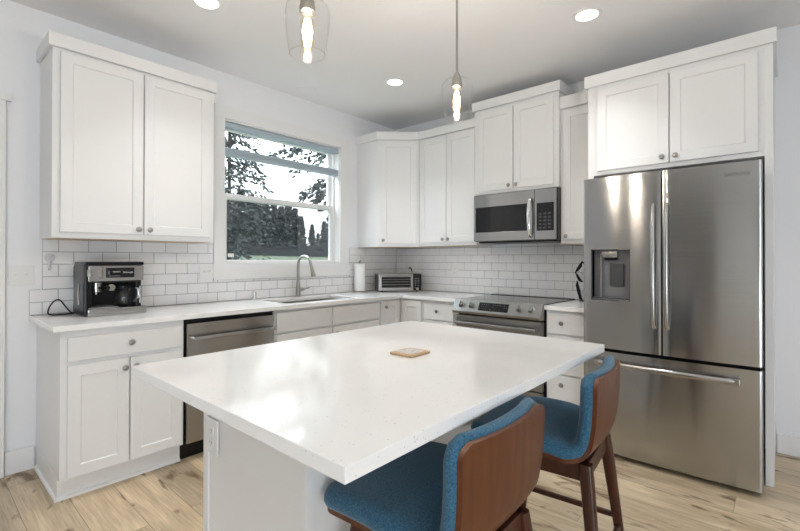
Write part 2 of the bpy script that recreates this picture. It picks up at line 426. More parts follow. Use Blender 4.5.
struct('baseboard_back', MB().box(3.346, RX, -0.014, 0, 0, 0.125, 0.002), M['trim'])
# craftsman door casing at the left edge of the view
dc = thing('trim_1', 'white door casing with a projecting head board at the left edge of the photo', None, (0, -3.44, 0), kind='structure')
MB().box(0, 0.03, -0.05, 0.052, 0, 2.165, 0.002).build('side_casing', M['trim'], dc)
MB().box(0, 0.034, -0.9, 0.075, 2.165, 2.20, 0.002).build('head_casing', M['trim'], dc)

# window in the left wall
win = thing('window_1', 'white double hung window over the sink', None, (0, -1.455, 0), kind='structure')
oy = 1.455
m = MB()
m.box(0, 0.018, -2.163+oy, WY0+0.004+oy, WZ0-0.014, WZ1, 0.0015); m.box(0, 0.018, WY1-0.004+oy, -0.738+oy, WZ0-0.014, WZ1, 0.0015)
m.box(0, 0.019, -2.163+oy, -0.738+oy, WZ1, 2.486, 0.0015)
m.build('casing', M['trim'], win)
MB().box(0, 0.018, -2.163+oy, -0.725+oy, 1.087, WZ0-0.014, 0.0015).build('apron', M['trim'], win)
m = MB(); t_ = 0.012
m.box(-0.15, 0.0, WY0+oy, WY0+t_+oy, WZ0, WZ1); m.box(-0.15, 0.0, WY1-t_+oy, WY1+oy, WZ0, WZ1)
m.box(-0.15, 0.0, WY0+oy, WY1+oy, WZ1-t_, WZ1); m.box(-0.15, 0.0, WY0+oy, WY1+oy, WZ0, WZ0+t_)
m.build('jamb', M['trim'], win)
a0, a1 = WY0+t_+oy, WY1-t_+oy
def frame(mb, x0, x1, y0, y1, z0, z1, f, fb=None, ft=None):
    fb = fb or f; ft = ft or f
    mb.box(x0, x1, y0, y0+f, z0, z1, 0.002); mb.box(x0, x1, y1-f, y1, z0, z1, 0.002)
    mb.box(x0, x1, y0+f, y1-f, z0, z0+fb, 0.002); mb.box(x0, x1, y0+f, y1-f, z1-ft, z1, 0.002); return mb
frame(MB(), -0.14, -0.065, a0, a1, WZ0+t_, WZ1-t_, 0.018).build('window_frame', M['trim'], win)
sl = frame(MB(), -0.098, -0.07, a0+0.018, a1-0.018, WZ0+t_+0.003, 1.797, 0.034, 0.020, 0.042).build('lower_sash', M['trim'], win)
MB().box(-0.086, -0.082, a0+0.05, a1-0.05, WZ0+0.033, 1.757).build('pane', M['pane'], sl)
su = frame(MB(), -0.132, -0.104, a0+0.018, a1-0.018, 1.752, WZ1-t_-0.012, 0.034, 0.042).build('upper_sash', M['trim'], win)
MB().box(-0.12, -0.116, a0+0.05, a1-0.05, 1.79, 2.34).build('pane', M['pane'], su)
MB().box(-0.1345, -0.1335, a0+0.02, a1-0.02, WZ0+0.03, 1.77).build('insect_screen', M['screen'], win)
MB().box(-0.0815, -0.081, -1.998+oy, -1.945+oy, 1.270, 1.300).build('sticker', M['whiteplastic'], win, label='small white sticker in the lower corner of the glass')
# cellular shade drawn down from the top: headrail and stacked shade
sh = thing('cellular_shade', 'blue grey window shade with a headrail and a stacked bar below it, inside the window', 'window shade', (-0.03, -1.455, 2.10))
MB().box(-0.026, 0.026, a0+0.003, a1-0.003, 0.232, 0.268, 0.004).box(-0.03, 0.03, a0+0.003, a1-0.003, 0.224, 0.240, 0.004).build('headrail', M['shade'], sh)
st = MB()
for k in range(4): st.box(-0.022, 0.022, a0+0.004, a1-0.004, 0.012+k*0.009, 0.0205+k*0.009, 0.003)
st.build('stacked_fabric', M['shade'], sh)
MB().box(-0.026, 0.026, a0+0.003, a1-0.003, -0.004, 0.013, 0.004).build('bottom_rail', M['shade'], sh)
MB().box(-0.026, 0.026, a0+0.003, a1-0.003, 0.047, 0.060, 0.004).build('top_rail', M['shade'], sh)
for yy in (-0.4, 0.4): MB().cyl((0, yy, 0.05), 0.0007, 0.17, n=6).build('lift_cord', M['cord'], sh)

# ------------------------------------------------------------------ tile backsplash
TP, TZ, TT = 0.1557, 1.372, 0.0772
def tiles(mb, rects, width0, rows, ztop, mp):
    g = 0.0035
    for r in range(rows):
        z1 = ztop-r*0.0765; z0 = z1-0.0765
        for (a0, a1, b0, b1) in rects:        # each rectangle of wall to cover
            lo, hi = max(z0, b0), min(z1, b1)
            if hi-lo < 0.012: continue
            off = width0+(0.5*TP if r % 2 == 0 else 0.0)
            k = math.floor((a0-off)/TP)
            while off+k*TP < a1:
                s0, s1 = max(a0, off+k*TP), min(a1, off+(k+1)*TP); k += 1
                if s1-s0 < 0.012: continue
                mp(mb, s0+g/2, s1-g/2, lo+g/2, hi-g/2)
def mpl(mb, s0, s1, z0, z1): mb.box(0.003, 0.008, s0, s1, z0, z1, 0.0012, 1)
def mpb(mb, s0, s1, z0, z1): mb.box(s0, s1, -0.008, -0.003, z0, z1, 0.0012, 1)
bl = thing('tile_backsplash', 'white subway tile backsplash with grey grout under the window and beside the coffee machine', 'backsplash', (0, 0, 0))
LU = -3.218
rl = [(LU, -2.165, 1.0672, TZ), (LU-0.06, -0.009, 0.916, 1.0668), (-2.165, -0.722, 1.0672, 1.0865), (-0.722, -0.009, 1.0672, TZ)]
mb = MB()
for q in rl: mb.box(0.0015, 0.0035, q[0], q[1], q[2]-0.002, q[3])
mb.build('grout', M['grout'], bl, 0)
mb = MB(); tiles(mb, rl, LU, 6, TZ+0.001, mpl); mb.build('tiles', M['tile'], bl)
bb = thing('tile_backsplash', 'white subway tile backsplash with grey grout behind the range and the toaster oven', 'backsplash', (0, 0, 0))
rb = [(0.009, 2.36, 0.916, 1.40)]
mb = MB(); mb.box(0.004, 2.351, -0.0035, -0.0015, 0.914, 1.376); mb.box(1.29, 2.056, -0.0035, -0.0015, 1.376, 1.405); mb.build('grout', M['grout'], bb, 0)
mb = MB(); tiles(mb, [(0.009, 2.351, 0.916, TZ)], 0.2421-TP, 6, TZ+0.001, mpb)
tiles(mb, [(1.288, 2.06, TZ, 1.41)], 0.2421, 1, 1.4485, mpb); mb.build('tiles', M['tile'], bb)

# ------------------------------------------------------------------ cabinets (local: X along wall, -Y into the room)
def knob(par, x, y, z, name='knob'):
    m = MB(); m.lathe([(0.0055, 0), (0.005, -0.008), (0.0065, -0.013), (0.0155, -0.017), (0.0165, -0.021), (0.014, -0.0255), (0.006, -0.0275), (0.0, -0.0278)], (x, y, z), 'y', 20, cap=False)
    return m.build(name, M['nickel'], par)
def cabinet(name, label, cat, loc, rz, W, D, z0, z1, fronts, crown=None, crown_side=(0.02, 0.02), toe=None, under=False, frame_t=0.019, group=None, open_side=None):
    t = thing(name, label, cat, loc, rz, group=group)
    m = MB(); yf = -(D-0.001)
    zb = z0 if toe is None else z0+toe[0]
    m.box(0, W, yf, -0.0015, zb, z1, 0.0012)
    if toe:
        m.box(0.0, W, -(D-toe[1]), -0.02, z0, zb+0.004)
    m.build('body', M['cab'], t)
    if under:
        MB().box(0.018, W-0.018, yf+0.018, -0.02, z0-0.0025, z0+0.002).build('underside', M['under'], t)
    for f in fronts:
        x0, x1, a, b = f['r']
        d = MB().door(x0, x1, a, b, -D, rail=f.get('rail', 0.056)).build(f.get('n', 'door'), M['cab'], t)
        for k in f.get('k', []): knob(d, k[0], -D-0.019, k[1])
    if crown:
        ex, ez0, ez1 = crown
        MB().slab([-crown_side[0], -crown_side[0]+0.018, W+crown_side[1]-0.018, W+crown_side[1]], [-(D+ex), -(D+ex)+0.018, -0.0015], lambda i, j: (j == 0) or (i == 0 and crown_side[0] > 0) or (i == 2 and crown_side[1] > 0), ez0, ez1, 'z', 0.0015).build('crown_board', M['cab'], t)
    return t
R90 = PI/2
# upper cabinet left of the window
c = cabinet('upper_cabinet', 'white two door wall cabinet left of the window, above the coffee machine', 'wall cabinet', (0, -3.232, 0), R90, 0.915, 0.332, 1.372, 2.437,
    [dict(r=(0.035, 0.453, 1.405, 2.42), k=[(0.425, 1.437)]), dict(r=(0.462, 0.88, 1.405, 2.42), k=[(0.49, 1.437)])],
    crown=(0.022, 2.437, 2.512), crown_side=(0.02, 0.012), under=True)
# diagonal corner cabinet
dcab = thing('corner_wall_cabinet', 'white diagonal wall cabinet with one door in the corner, above the toaster oven', 'wall cabinet', (0, 0, 0))
poly = [(0.0015, -0.0015), (0.0015, -0.613), (0.30, -0.613), (0.612, -0.33), (0.612, -0.0015)]
MB().prism(poly, 1.38, 2.462, 'z', 0.001).build('body', M['cab'], dcab)
MB().prism([(0.02, -0.02), (0.02, -0.60), (0.30, -0.60), (0.60, -0.32), (0.60, -0.02)], 1.3775, 1.381, 'z').build('underside', M['under'], dcab)
pa, pb = Vector((0.30, -0.613, 0)), Vector((0.612, -0.33, 0)); dl = (pb-pa).length
dd = MB().door(0.032, dl-0.03, 1.412, 2.445, 0).build('door', M['cab'], dcab)
dd.location = pa; dd.rotation_euler = (0, 0, math.atan2(pb.y-pa.y, pb.x-pa.x))
knob(dd, 0.058, -0.019, 1.445)
off = 0.02
cp = [(0.0015, -0.635), (0.309, -0.635), (0.62, -0.352), (0.62, -0.335), (0.604, -0.335), (0.30, -0.615), (0.0015, -0.615)]
MB().prism(cp, 2.462, 2.54, 'z').build('crown_board', M['cab'], dcab)
# two door cabinet on the back wall
cabinet('upper_cabinet', 'white two door wall cabinet between the corner cabinet and the microwave', 'wall cabinet', (0.614, 0, 0), 0, 0.672, 0.33, 1.385, 2.462,
    [dict(r=(0.022, 0.340, 1.415, 2.445), k=[(0.312, 1.447)]), dict(r=(0.347, 0.660, 1.415, 2.445), k=[(0.375, 1.447)])],
    crown=(0.022, 2.462, 2.54), crown_side=(0.0, 0.0), under=True)
cabinet('upper_cabinet', 'taller white two door cabinet above the microwave', 'wall cabinet', (1.288, 0, 0), 0, 0.768, 0.37, 1.83, 2.585,
    [dict(r=(0.045, 0.380, 1.853, 2.555), k=[(0.350, 1.883)]), dict(r=(0.390, 0.73, 1.853, 2.555), k=[(0.418, 1.883)])],
    crown=(0.022, 2.585, 2.662), crown_side=(0.018, 0.018))
cabinet('upper_cabinet', 'narrow white single door wall cabinet between the microwave and the refrigerator', 'wall cabinet', (2.058, 0, 0), 0, 0.292, 0.33, 1.378, 2.445,
    [dict(r=(0.022, 0.288, 1.408, 2.425), k=[(0.050, 1.437)])], crown=(0.022, 2.445, 2.538), crown_side=(0.0, 0.0), under=True)
# refrigerator surround
fc = thing('refrigerator_cabinet', 'white two door cabinet over the refrigerator with tall side panels to the floor', 'cabinet', (2.352, 0, 0))
MB().box(0.04, 0.953, -0.599, -0.0015, 1.834, 2.455, 0.001).build('body', M['cab'], fc)
MB().box(0.0, 0.040, -0.6, -0.0015, 0, 2.455, 0.001).build('side_panel', M['cab'], fc)
MB().box(0.951, 0.988, -0.6, -0.0015, 0, 2.455, 0.001).build('side_panel', M['cab'], fc)
for x0, x1, kx in ((0.066, 0.492, 0.458), (0.498, 0.924, 0.53)):
    d = MB().door(x0, x1, 1.862, 2.425, -0.6).build('door', M['cab'], fc); knob(d, kx, -0.619, 1.898)
MB().slab([-0.018, -0.001, 0.989, 1.004], [-0.622, -0.604, -0.356, -0.0015], lambda i, j: j == 0 or i == 2 or (i == 0 and j == 1), 2.452, 2.532, 'z', 0.0015).build('crown_board', M['cab'], fc)

# base cabinets, left wall
TOE = (0.112, 0.052)
b1 = cabinet('base_cabinet', 'white base cabinet with one drawer over two doors, under the coffee machine', 'base cabinet', (0, -3.243, 0), R90, 0.609, 0.61, 0, 0.882,
    [dict(r=(0.029, 0.595, 0.722, 0.846), rail=0, n='drawer', k=[(0.316, 0.788)]),
     dict(r=(0.029, 0.309, 0.124, 0.700), k=[(0.285, 0.650)]), dict(r=(0.316, 0.595, 0.124, 0.700), k=[(0.340, 0.650)])], toe=TOE)
MB().box(-0.0008, 0.02, -0.56, -0.015, 0, 0.12).build('end_panel', M['cab'], b1)
sm = MB(); sm.prism([(-0.56, 0), (-0.572, 0), (-0.569, 0.012), (-0.56, 0.018)], -0.012, 0.609, 'x')
sm.prism([(0.0, 0), (-0.012, 0), (-0.010, 0.012), (0.0, 0.018)], -0.572, -0.015, 'y')
sm.build('shoe_moulding', M['cab'], b1)
sb = cabinet('sink_cabinet', 'white base cabinet with two blank drawer fronts under the sink', 'base cabinet', (0, -2.0, 0), R90, 1.085, 0.61, 0, 0.66,
    [dict(r=(0.012, 0.522, 0.718, 0.860), rail=0, n='drawer_front'), dict(r=(0.540, 1.075, 0.718, 0.860), rail=0, n='drawer_front'),
     dict(r=(0.012, 0.522, 0.124, 0.700), k=[(0.494, 0.650)]), dict(r=(0.540, 1.075, 0.124, 0.700), k=[(0.568, 0.650)])], toe=TOE)
MB().box(0, 1.085, -0.609, -0.56, 0.655, 0.882).box(0, 0.02, -0.56, -0.02, 0.655, 0.882).box(1.065, 1.085, -0.56, -0.02, 0.655, 0.882).build('face_frame', M['cab'], sb)
# corner base cabinet: L shaped body, one folding door on each wall
cb = thing('corner_base_cabinet', 'white inside corner base cabinet with a door on each wall, under the toaster oven', 'base cabinet', (0, 0, 0))
MB().prism([(0.02, -0.02), (0.02, -0.914), (0.61, -0.914), (0.61, -0.61), (0.888, -0.61), (0.888, -0.02)], 0.105, 0.882, 'z', 0.001).build('body', M['cab'], cb)
MB().prism([(0.04, -0.03), (0.04, -0.914), (0.57, -0.914), (0.57, -0.57), (0.888, -0.57), (0.888, -0.03)], 0, 0.109, 'z').build('toe_board', M['cab'], cb)
d = MB().door(0.008, 0.268, 0.124, 0.866, 0).build('door', M['cab'], cb); d.location = (0.61, -0.912, 0); d.rotation_euler = (0, 0, R90); knob(d, 0.064, -0.019, 0.815)
d = MB().door(0.634, 0.872, 0.124, 0.866, -0.61).build('door', M['cab'], cb)
cabinet('drawer_cabinet', 'white base cabinet with a drawer over a door, left of the range', 'base cabinet', (0.889, 0, 0), 0, 0.395, 0.61, 0, 0.882,
    [dict(r=(0.015, 0.345, 0.712, 0.852), rail=0, n='drawer', k=[(0.175, 0.79)]), dict(r=(0.015, 0.345, 0.124, 0.695), k=[(0.31, 0.65)])], toe=TOE)
cabinet('drawer_cabinet', 'white base cabinet with a stack of drawers between the range and the refrigerator', 'base cabinet', (2.056, 0, 0), 0, 0.294, 0.61, 0, 0.882,
    [dict(r=(0.012, 0.283, 0.712, 0.856), rail=0, n='drawer', k=[(0.122, 0.792)]), dict(r=(0.012, 0.283, 0.424, 0.696), rail=0, n='drawer', k=[(0.122, 0.64)]),
     dict(r=(0.012, 0.283, 0.124, 0.412), rail=0, n='drawer', k=[(0.122, 0.348)])], toe=TOE)

# ------------------------------------------------------------------ worktops
SX0, SX1, SY0, SY1 = 0.15, 0.535, -1.84, -1.11
xs = [0.0015, SX0, SX1, 0.648, 1.284]; ys = [-3.279, SY0, SY1, -0.648, -0.0015]
ct = MB().slab(xs, ys, lambda i, j: (i < 3 or j == 3) and not (i == 1 and j == 1), 0.8835, 0.9135, 'z', 0.002).build('worktop', M['quartz'])
tag(ct, 'white quartz L shaped worktop running under the window and round the corner', 'worktop')
ct2 = MB().box(2.054, 2.351, -0.648, -0.0015, 0.8835, 0.9135, 0.002).build('worktop', M['quartz'])
tag(ct2, 'short white quartz worktop piece between the range and the refrigerator', 'worktop')

# sink (double bowl, undermount)
sk = thing('sink', 'stainless steel undermount double bowl sink below the faucet', 'sink', (0.342, -1.475, 0.8835))
def bowl(y0, y1):
    m = MB(); x0, x1 = SX0-0.005-0.342, SX1+0.005-0.342; z1, z0 = -0.0008, -0.2
    P = []
    for ins, z in ((0, z1), (0.006, -0.02), (0.012, z0+0.03), (0.04, z0)):
        r = 0.05; ring = []
        for (cx, cy, a) in ((x1-ins-r, y1-ins-r, 0), (x0+ins+r, y1-ins-r, 90), (x0+ins+r, y0+ins+r, 180), (x1-ins-r, y0+ins+r, 270)):
            for k in range(5):
                q = math.radians(a+k*22.5); ring.append((cx+r*math.cos(q), cy+r*math.sin(q), z))
        P.append(ring+[ring[0]])
    m.grid(P)
    bmesh.ops.remove_doubles(m.bm, verts=m.bm.verts, dist=1e-5)
    es = [e for e in m.bm.edges if e.is_boundary and all(abs(v.co.z-z0) < 1e-5 for v in e.verts)]
    bmesh.ops.contextual_create(m.bm, geom=es)
    bmesh.ops.recalc_face_normals(m.bm, faces=m.bm.faces); bmesh.ops.reverse_faces(m.bm, faces=m.bm.faces)
    return m
for (y0, y1) in ((-0.372, 0.02), (0.045, 0.372)):
    bo = bowl(y0, y1).build('bowl', M['steelsink'], sk)
    MB().lathe([(0.045, 0), (0.045, 0.002), (0.03, 0.003), (0.03, 0.001), (0.0, 0.001)], (0, (y0+y1)/2, -0.2), n=24, cap=False).build('drain', M['chrome'], bo)
MB().box(-0.197, 0.197, 0.012, 0.052, -0.03, -0.004, 0.006).build('divider', M['steelsink'], sk)

# faucet
fa = thing('faucet', 'brushed nickel gooseneck pull-down faucet at the sink under the window', 'faucet', (0.072, -1.41, 0.9135))
MB().lathe([(0.026, 0), (0.026, 0.006), (0.022, 0.012), (0.021, 0.08), (0.016, 0.12), (0.0135, 0.14)], n=24).build('base', M['nickel'], fa)
sx, sy = 0.98, -0.05
npts = spline([(0, 0, 0.13), (0, 0, 0.2), (0, 0, 0.27), (0.012*sx, 0, 0.325), (0.055*sx, sy*0.05, 0.358), (0.12*sx, sy*0.1, 0.364), (0.178*sx, sy*0.15, 0.338), (0.208*sx, sy*0.19, 0.285), (0.218*sx, sy*0.2, 0.262)], 6)
MB().tube(npts, 0.0125, 16).build('spout', M['nickel'], fa)
MB().tube([(0.216*sx, sy*0.2, 0.272), (0.227*sx, sy*0.21, 0.242), (0.245*sx, sy*0.22, 0.195), (0.247*sx, sy*0.22, 0.19)], [0.0135, 0.016, 0.021, 0.017], 16).build('spray_head', M['nickel'], fa)
MB().tube([(0, 0.015, 0.06), (0, 0.05, 0.064), (0.006, 0.06, 0.066)], [0.015, 0.014, 0.012], 14).tube([(0.004, 0.055, 0.066), (0.012, 0.085, 0.072), (0.02, 0.115, 0.077)], [0.0075, 0.0065, 0.006], 10).build('lever', M['nickel'], fa)
ag = MB().lathe([(0.021, 0), (0.021, 0.006), (0.0185, 0.008), (0.0185, 0.058), (0.016, 0.063), (0.0, 0.064)], n=28, cap=False).build('air_gap_cap', M['chrome'])
ag.location = (0.047, -1.832, 0.9135)
tag(ag, 'small chrome air gap cylinder on the worktop left of the sink', 'air gap')

# ------------------------------------------------------------------ dishwasher
dw = thing('dishwasher', 'stainless steel dishwasher under the worktop, left of the sink cabinet', 'dishwasher', (0, -2.634, 0), R90)
MB().box(0.004, 0.630, -0.59, -0.03, 0.10, 0.88).build('tub', M['black'], dw)
MB().box(0.004, 0.630, -0.55, -0.05, 0.0, 0.10).build('toe_kick', M['black'], dw)
dd = MB().box(0.012, 0.622, -0.632, -0.59, 0.115, 0.853, 0.004).build('door', M['steeldark'], dw)
h = MB(); h.box(0.038, 0.612, -0.683, -0.669, 0.752, 0.776, 0.004)
for x in (0.055, 0.595): h.box(x-0.01, x+0.01, -0.671, -0.630, 0.755, 0.773, 0.003)
h.build('handle', M['steel'], dd)

# ------------------------------------------------------------------ range
rg = thing('range', 'stainless steel slide-in range with black glass cooktop below the microwave', 'range', (1.286, 0, 0))
RW = 0.766
MB().box(0.003, RW-0.003, -0.62, -0.02, 0.09, 0.905).build('body', M['black'], rg)
MB().box(0.03, RW-0.03, -0.58, -0.04, 0.0, 0.09).build('toe_kick', M['black'], rg)
MB().box(0.0, RW, -0.652, -0.075, 0.905, 0.919, 0.003).build('cooktop', M['blackgloss'], rg)
MB().box(0.0, RW, -0.075, -0.012, 0.905, 0.923, 0.002).build('rear_trim', M['black'], rg)
cp = MB().prism([(-0.652, 0.922), (-0.672, 0.921), (-0.722, 0.826), (-0.715, 0.806), (-0.64, 0.80), (-0.64, 0.906), (-0.652, 0.906)], -0.002, RW+0.002, 'x', 0.003).build('control_panel', M['steelrange'], rg)
sl_a = math.atan2(0.05, 0.095)                      # tilt of the sloped face from vertical
def on_panel(x, s): return Vector((x, -0.672-0.050*s, 0.921-0.095*s))
nrm = Vector((0, -math.cos(sl_a), math.sin(sl_a)))
dpm = MB(); a, b_ = on_panel(0, 0.17), on_panel(0, 0.83)
dpm.prism([(a.y+nrm.y*0.0015, a.z+nrm.z*0.0015), (b_.y+nrm.y*0.0015, b_.z+nrm.z*0.0015), (b_.y-nrm.y*0.004, b_.z-nrm.z*0.004), (a.y-nrm.y*0.004, a.z-nrm.z*0.004)], 0.243, 0.505, 'x')
dp = dpm.build('display', M['blackgloss'], cp)
random.seed(3)
for r in (0.33, 0.5, 0.68):
    for x in [0.265+0.02*i for i in range(12)]:
        if random.random() < 0.55:
            p = on_panel(x, r)+nrm*0.0017
            MB().box(x, x+random.choice((0.006, 0.009, 0.012)), p.y-0.0006, p.y+0.0006, p.z-0.0012, p.z+0.0012).build('display_marking', M['greyplastic'], dp)
for x in (0.076, 0.170, 0.594, 0.688):
    p = on_panel(x, 0.46)
    k = MB().lathe([(0.027, 0), (0.027, 0.004), (0.022, 0.007), (0.0205, 0.024), (0.018, 0.027), (0.0, 0.0275)], n=28, cap=False)
    k.box(-0.0045, 0.0045, -0.019, 0.019, 0.026, 0.036, 0.002)
    o = k.build('knob', M['steelrange'], cp); o.location = p; o.rotation_euler = nrm.to_track_quat('Z', 'Y').to_euler()
od = MB().box(0.006, RW-0.006, -0.672, -0.625, 0.27, 0.790, 0.005).build('oven_door', M['steelrange'], rg)
MB().box(0.11, RW-0.11, -0.6735, -0.670, 0.36, 0.66, 0.001).build('oven_window', M['blackgloss'], od)
h = MB(); h.box(0.03, RW-0.03, -0.735, -0.712, 0.712, 0.742, 0.008, 3)
for x in (0.05, RW-0.05): h.box(x-0.014, x+0.014, -0.715, -0.668, 0.716, 0.738, 0.004)
h.build('oven_handle', M['steelrange'], od)
MB().box(0.006, RW-0.006, -0.668, -0.625, 0.10, 0.262, 0.005).build('drawer', M['steelrange'], rg)

# ------------------------------------------------------------------ microwave
mw = thing('microwave', 'stainless steel over-the-range microwave with a bowed handle', 'microwave', (1.300, 0, 1.406))
MW, MH = 0.752, 0.416
MB().box(0.0, MW, -0.375, 0, 0.004, MH, 0.002).build('body', M['dark'], mw)
MB().box(0.03, MW-0.01, -0.36, -0.02, -0.008, 0.006).build('vent_underside', M['black'], mw)
md = MB().slab([0.0, 0.018, 0.532, 0.568], [0.008, 0.085, 0.305, MH-0.002], lambda i, j: not (i == 1 and j == 1), -0.405, -0.376, 'y', 0.003).build('door', M['steel'], mw)
MB().box(0.016, 0.55, -0.4035, -0.38, 0.083, 0.307, 0.001).build('window', M['blackgloss'], md)
pts = spline([(0.541, -0.404, 0.035), (0.541, -0.435, 0.05), (0.541, -0.452, 0.12), (0.541, -0.456, 0.19), (0.541, -0.452, 0.26), (0.541, -0.435, 0.33), (0.541, -0.404, 0.345)], 6)
hm = MB().tube(pts, 0.010, 12)
for v in hm.bm.verts: v.co.x = 0.541+(v.co.x-0.541)*1.4
hm.build('handle', M['chrome'], md)
pn = MB().box(0.571, MW-0.004, -0.405, -0.376, 0.008, MH-0.002, 0.003).build('control_panel', M['steel'], mw)
MB().box(0.588, 0.730, -0.4065, -0.402, 0.078, 0.302, 0.001).build('touch_panel', M['blackgloss'], pn)
bt = MB()
for r in range(5):
    for k in range(3): bt.box(0.606+k*0.038, 0.631+k*0.038, -0.4070, -0.4062, 0.095+r*0.028, 0.110+r*0.028)
bt.build('buttons', M['dark'], pn)
MB().box(MW-0.004, MW, -0.385, -0.374, 0.004, MH, 0.001).build('side_edge', M['black'], mw)

# ------------------------------------------------------------------ refrigerator
fr = thing('refrigerator', 'stainless steel french door refrigerator with water dispenser and bottom freezer drawer', 'refrigerator', (2.842, 0, 0))
HW = 0.456
def fy(x):
    u = min(1, abs(x)/HW); d = HW-abs(x)
    r = 0.012
    e = (r-math.sqrt(max(0, r*r-(r-max(d, 0))**2))) if d < r else 0
    return -0.802-0.016*(1-u*u)+e*0.9
def curved(x0, x1, z0, z1, holes=None, ybk=-0.735, nx=22, bev=0.006):
    xs = [x0+(x1-x0)*k/nx for k in range(nx+1)]
    for q in (0.004, 0.010, 0.016):
        if x0 < -HW+0.03: xs.append(x0+q)
        if x1 > HW-0.03: xs.append(x1-q)
    zs = [z0, z1]
    if holes: xs += [holes[0], holes[1]]; zs += [holes[2], holes[3]]
    xs = sorted(set(round(x, 5) for x in xs)); zs = sorted(zs)
    mid = lambda a, b: (a+b)/2
    m = MB(); m.slab(xs, zs, lambda i, j: not (holes and holes[0] < mid(xs[i], xs[i+1]) < holes[1] and holes[2] < mid(zs[j], zs[j+1]) < holes[3]), ybk, -0.8, 'y')
    for v in m.bm.verts:
        if abs(v.co.y+0.8) < 1e-6:
            v.co.y = fy(v.co.x)
            if abs(v.co.x-x0) < 1e-4 and x0 > -0.1: v.co.y += 0.004
            if abs(v.co.x-x1) < 1e-4 and x1 < 0.1: v.co.y += 0.004
    return m
MB().box(-HW+0.014, HW-0.014, -0.72, -0.03, 0.02, 1.765, 0.004).build('body', M['greyplastic'], fr)
MB().box(-HW+0.01, HW-0.01, -0.745, -0.70, 0.012, 1.76).build('door_gasket', M['black'], fr)
MB().box(-HW+0.02, HW-0.02, -0.70, -0.05, 0.0, 0.03).build('toe_grille', M['black'], fr)
DX0, DX1, DZ0, DZ1 = 2.442-2.842, 2.668-2.842, 0.997, 1.315
ld = curved(-HW, -0.0045, 0.688, 1.780, (DX0, DX1, DZ0, DZ1)).build('door', M['steel'], fr, 0.5)
rd = curved(0.0045, HW, 0.688, 1.780).build('door', M['steel'], fr, 0.5)
dr = curved(-HW, HW, 0.032, 0.668, nx=30).build('freezer_drawer', M['steel'], fr, 0.5)
# dispenser recess
m = MB(); g = 0.0; yb = -0.75
yl, yr = fy(DX0), fy(DX1)
m.grid([[(DX0, yl, DZ0), (DX0, yl, DZ1)], [(DX0, yb, DZ0), (DX0, yb, DZ1)], [(DX1, yb, DZ0), (DX1, yb, DZ1)], [(DX1, yr, DZ0), (DX1, yr, DZ1)]])
m.grid([[(DX0, yl, DZ1), (DX1, yr, DZ1)], [(DX0, yb, DZ1), (DX1, yb, DZ1)]]); m.grid([[(DX0, yb, DZ0+0.012), (DX1, yb, DZ0+0.012)], [(DX0, yl, DZ0+0.002), (DX1, yr, DZ0+0.002)]])
ds = m.build('dispenser', M['greyplastic'], ld, 0.3)
fm = MB(); tk = 0.004
for (p, q, z0, z1) in ((DX0-tk, DX0+tk*0.6, DZ0-tk, DZ1+tk), (DX1-tk*0.6, DX1+tk, DZ0-tk, DZ1+tk), (DX0, DX1, DZ1-tk*0.6, DZ1+tk), (DX0, DX1, DZ0-tk, DZ0+tk*0.6)):
    fm.box(p, q, fy((p+q)/2)-0.002, fy((p+q)/2)+0.006, z0, z1, 0.0008)
fm.build('bezel', M['dark'], ds)
MB().box(DX0+0.062, DX0+0.152, yl+0.004, yb, DZ1-0.05, DZ1-0.008, 0.006).build('nozzle_housing', M['steel'], ds)
MB().box(DX0+0.07, DX0+0.15, yl+0.02, yb, DZ1-0.066, DZ1-0.048, 0.006).build('nozzle', M['black'], ds)
MB().box(DX0+0.1, DX0+0.182, yb-0.018, yb-0.002, DZ0+0.085, DZ0+0.235, 0.008).build('paddle', M['dark'], ds)
MB().box(DX0+0.048, DX0+0.058, yl+0.012, yb, DZ0+0.01, DZ1-0.01, 0.003).build('side_column', M['greyplastic'], ds)
MB().box(DX0+0.01, DX1-0.01, yl+0.008, yb-0.002, DZ0+0.006, DZ0+0.014, 0.002).build('drip_tray', M['dark'], ds)
for x, d_ in ((-0.040, ld), (0.029, rd)):
    pts = [(x, -0.835-0.032*math.sin(PI*min(1, max(0, k/24)))**0.45, 0.85+k/24*0.73) for k in range(25)]
    pts = [(x, -0.812, 0.852)]+pts+[(x, -0.812, 1.578)]
    hm = MB().tube(pts, 0.0095, 12)
    for v in hm.bm.verts: v.co.x = x+(v.co.x-x)*1.25
    hm.build('handle', M['steel'], d_)
pts = [(-0.367+0.722*k/30, -0.838-0.03*math.sin(PI*k/30)**0.6, 0.602) for k in range(31)]
hm = MB().tube(pts, 0.010, 12)
for v in hm.bm.verts: v.co.z = 0.602+(v.co.z-0.602)*1.5
for x in (-0.352, 0.336): hm.box(x-0.028, x+0.028, -0.852, -0.80, 0.584, 0.620, 0.004)
hm.build('handle', M['steel'], dr)
text_mesh('lettering', 'SAMSUNG', 0.024, M['inkpale'], rd, (0.352, fy(0.352)-0.0012, 1.715), (PI/2, 0, 0.045))

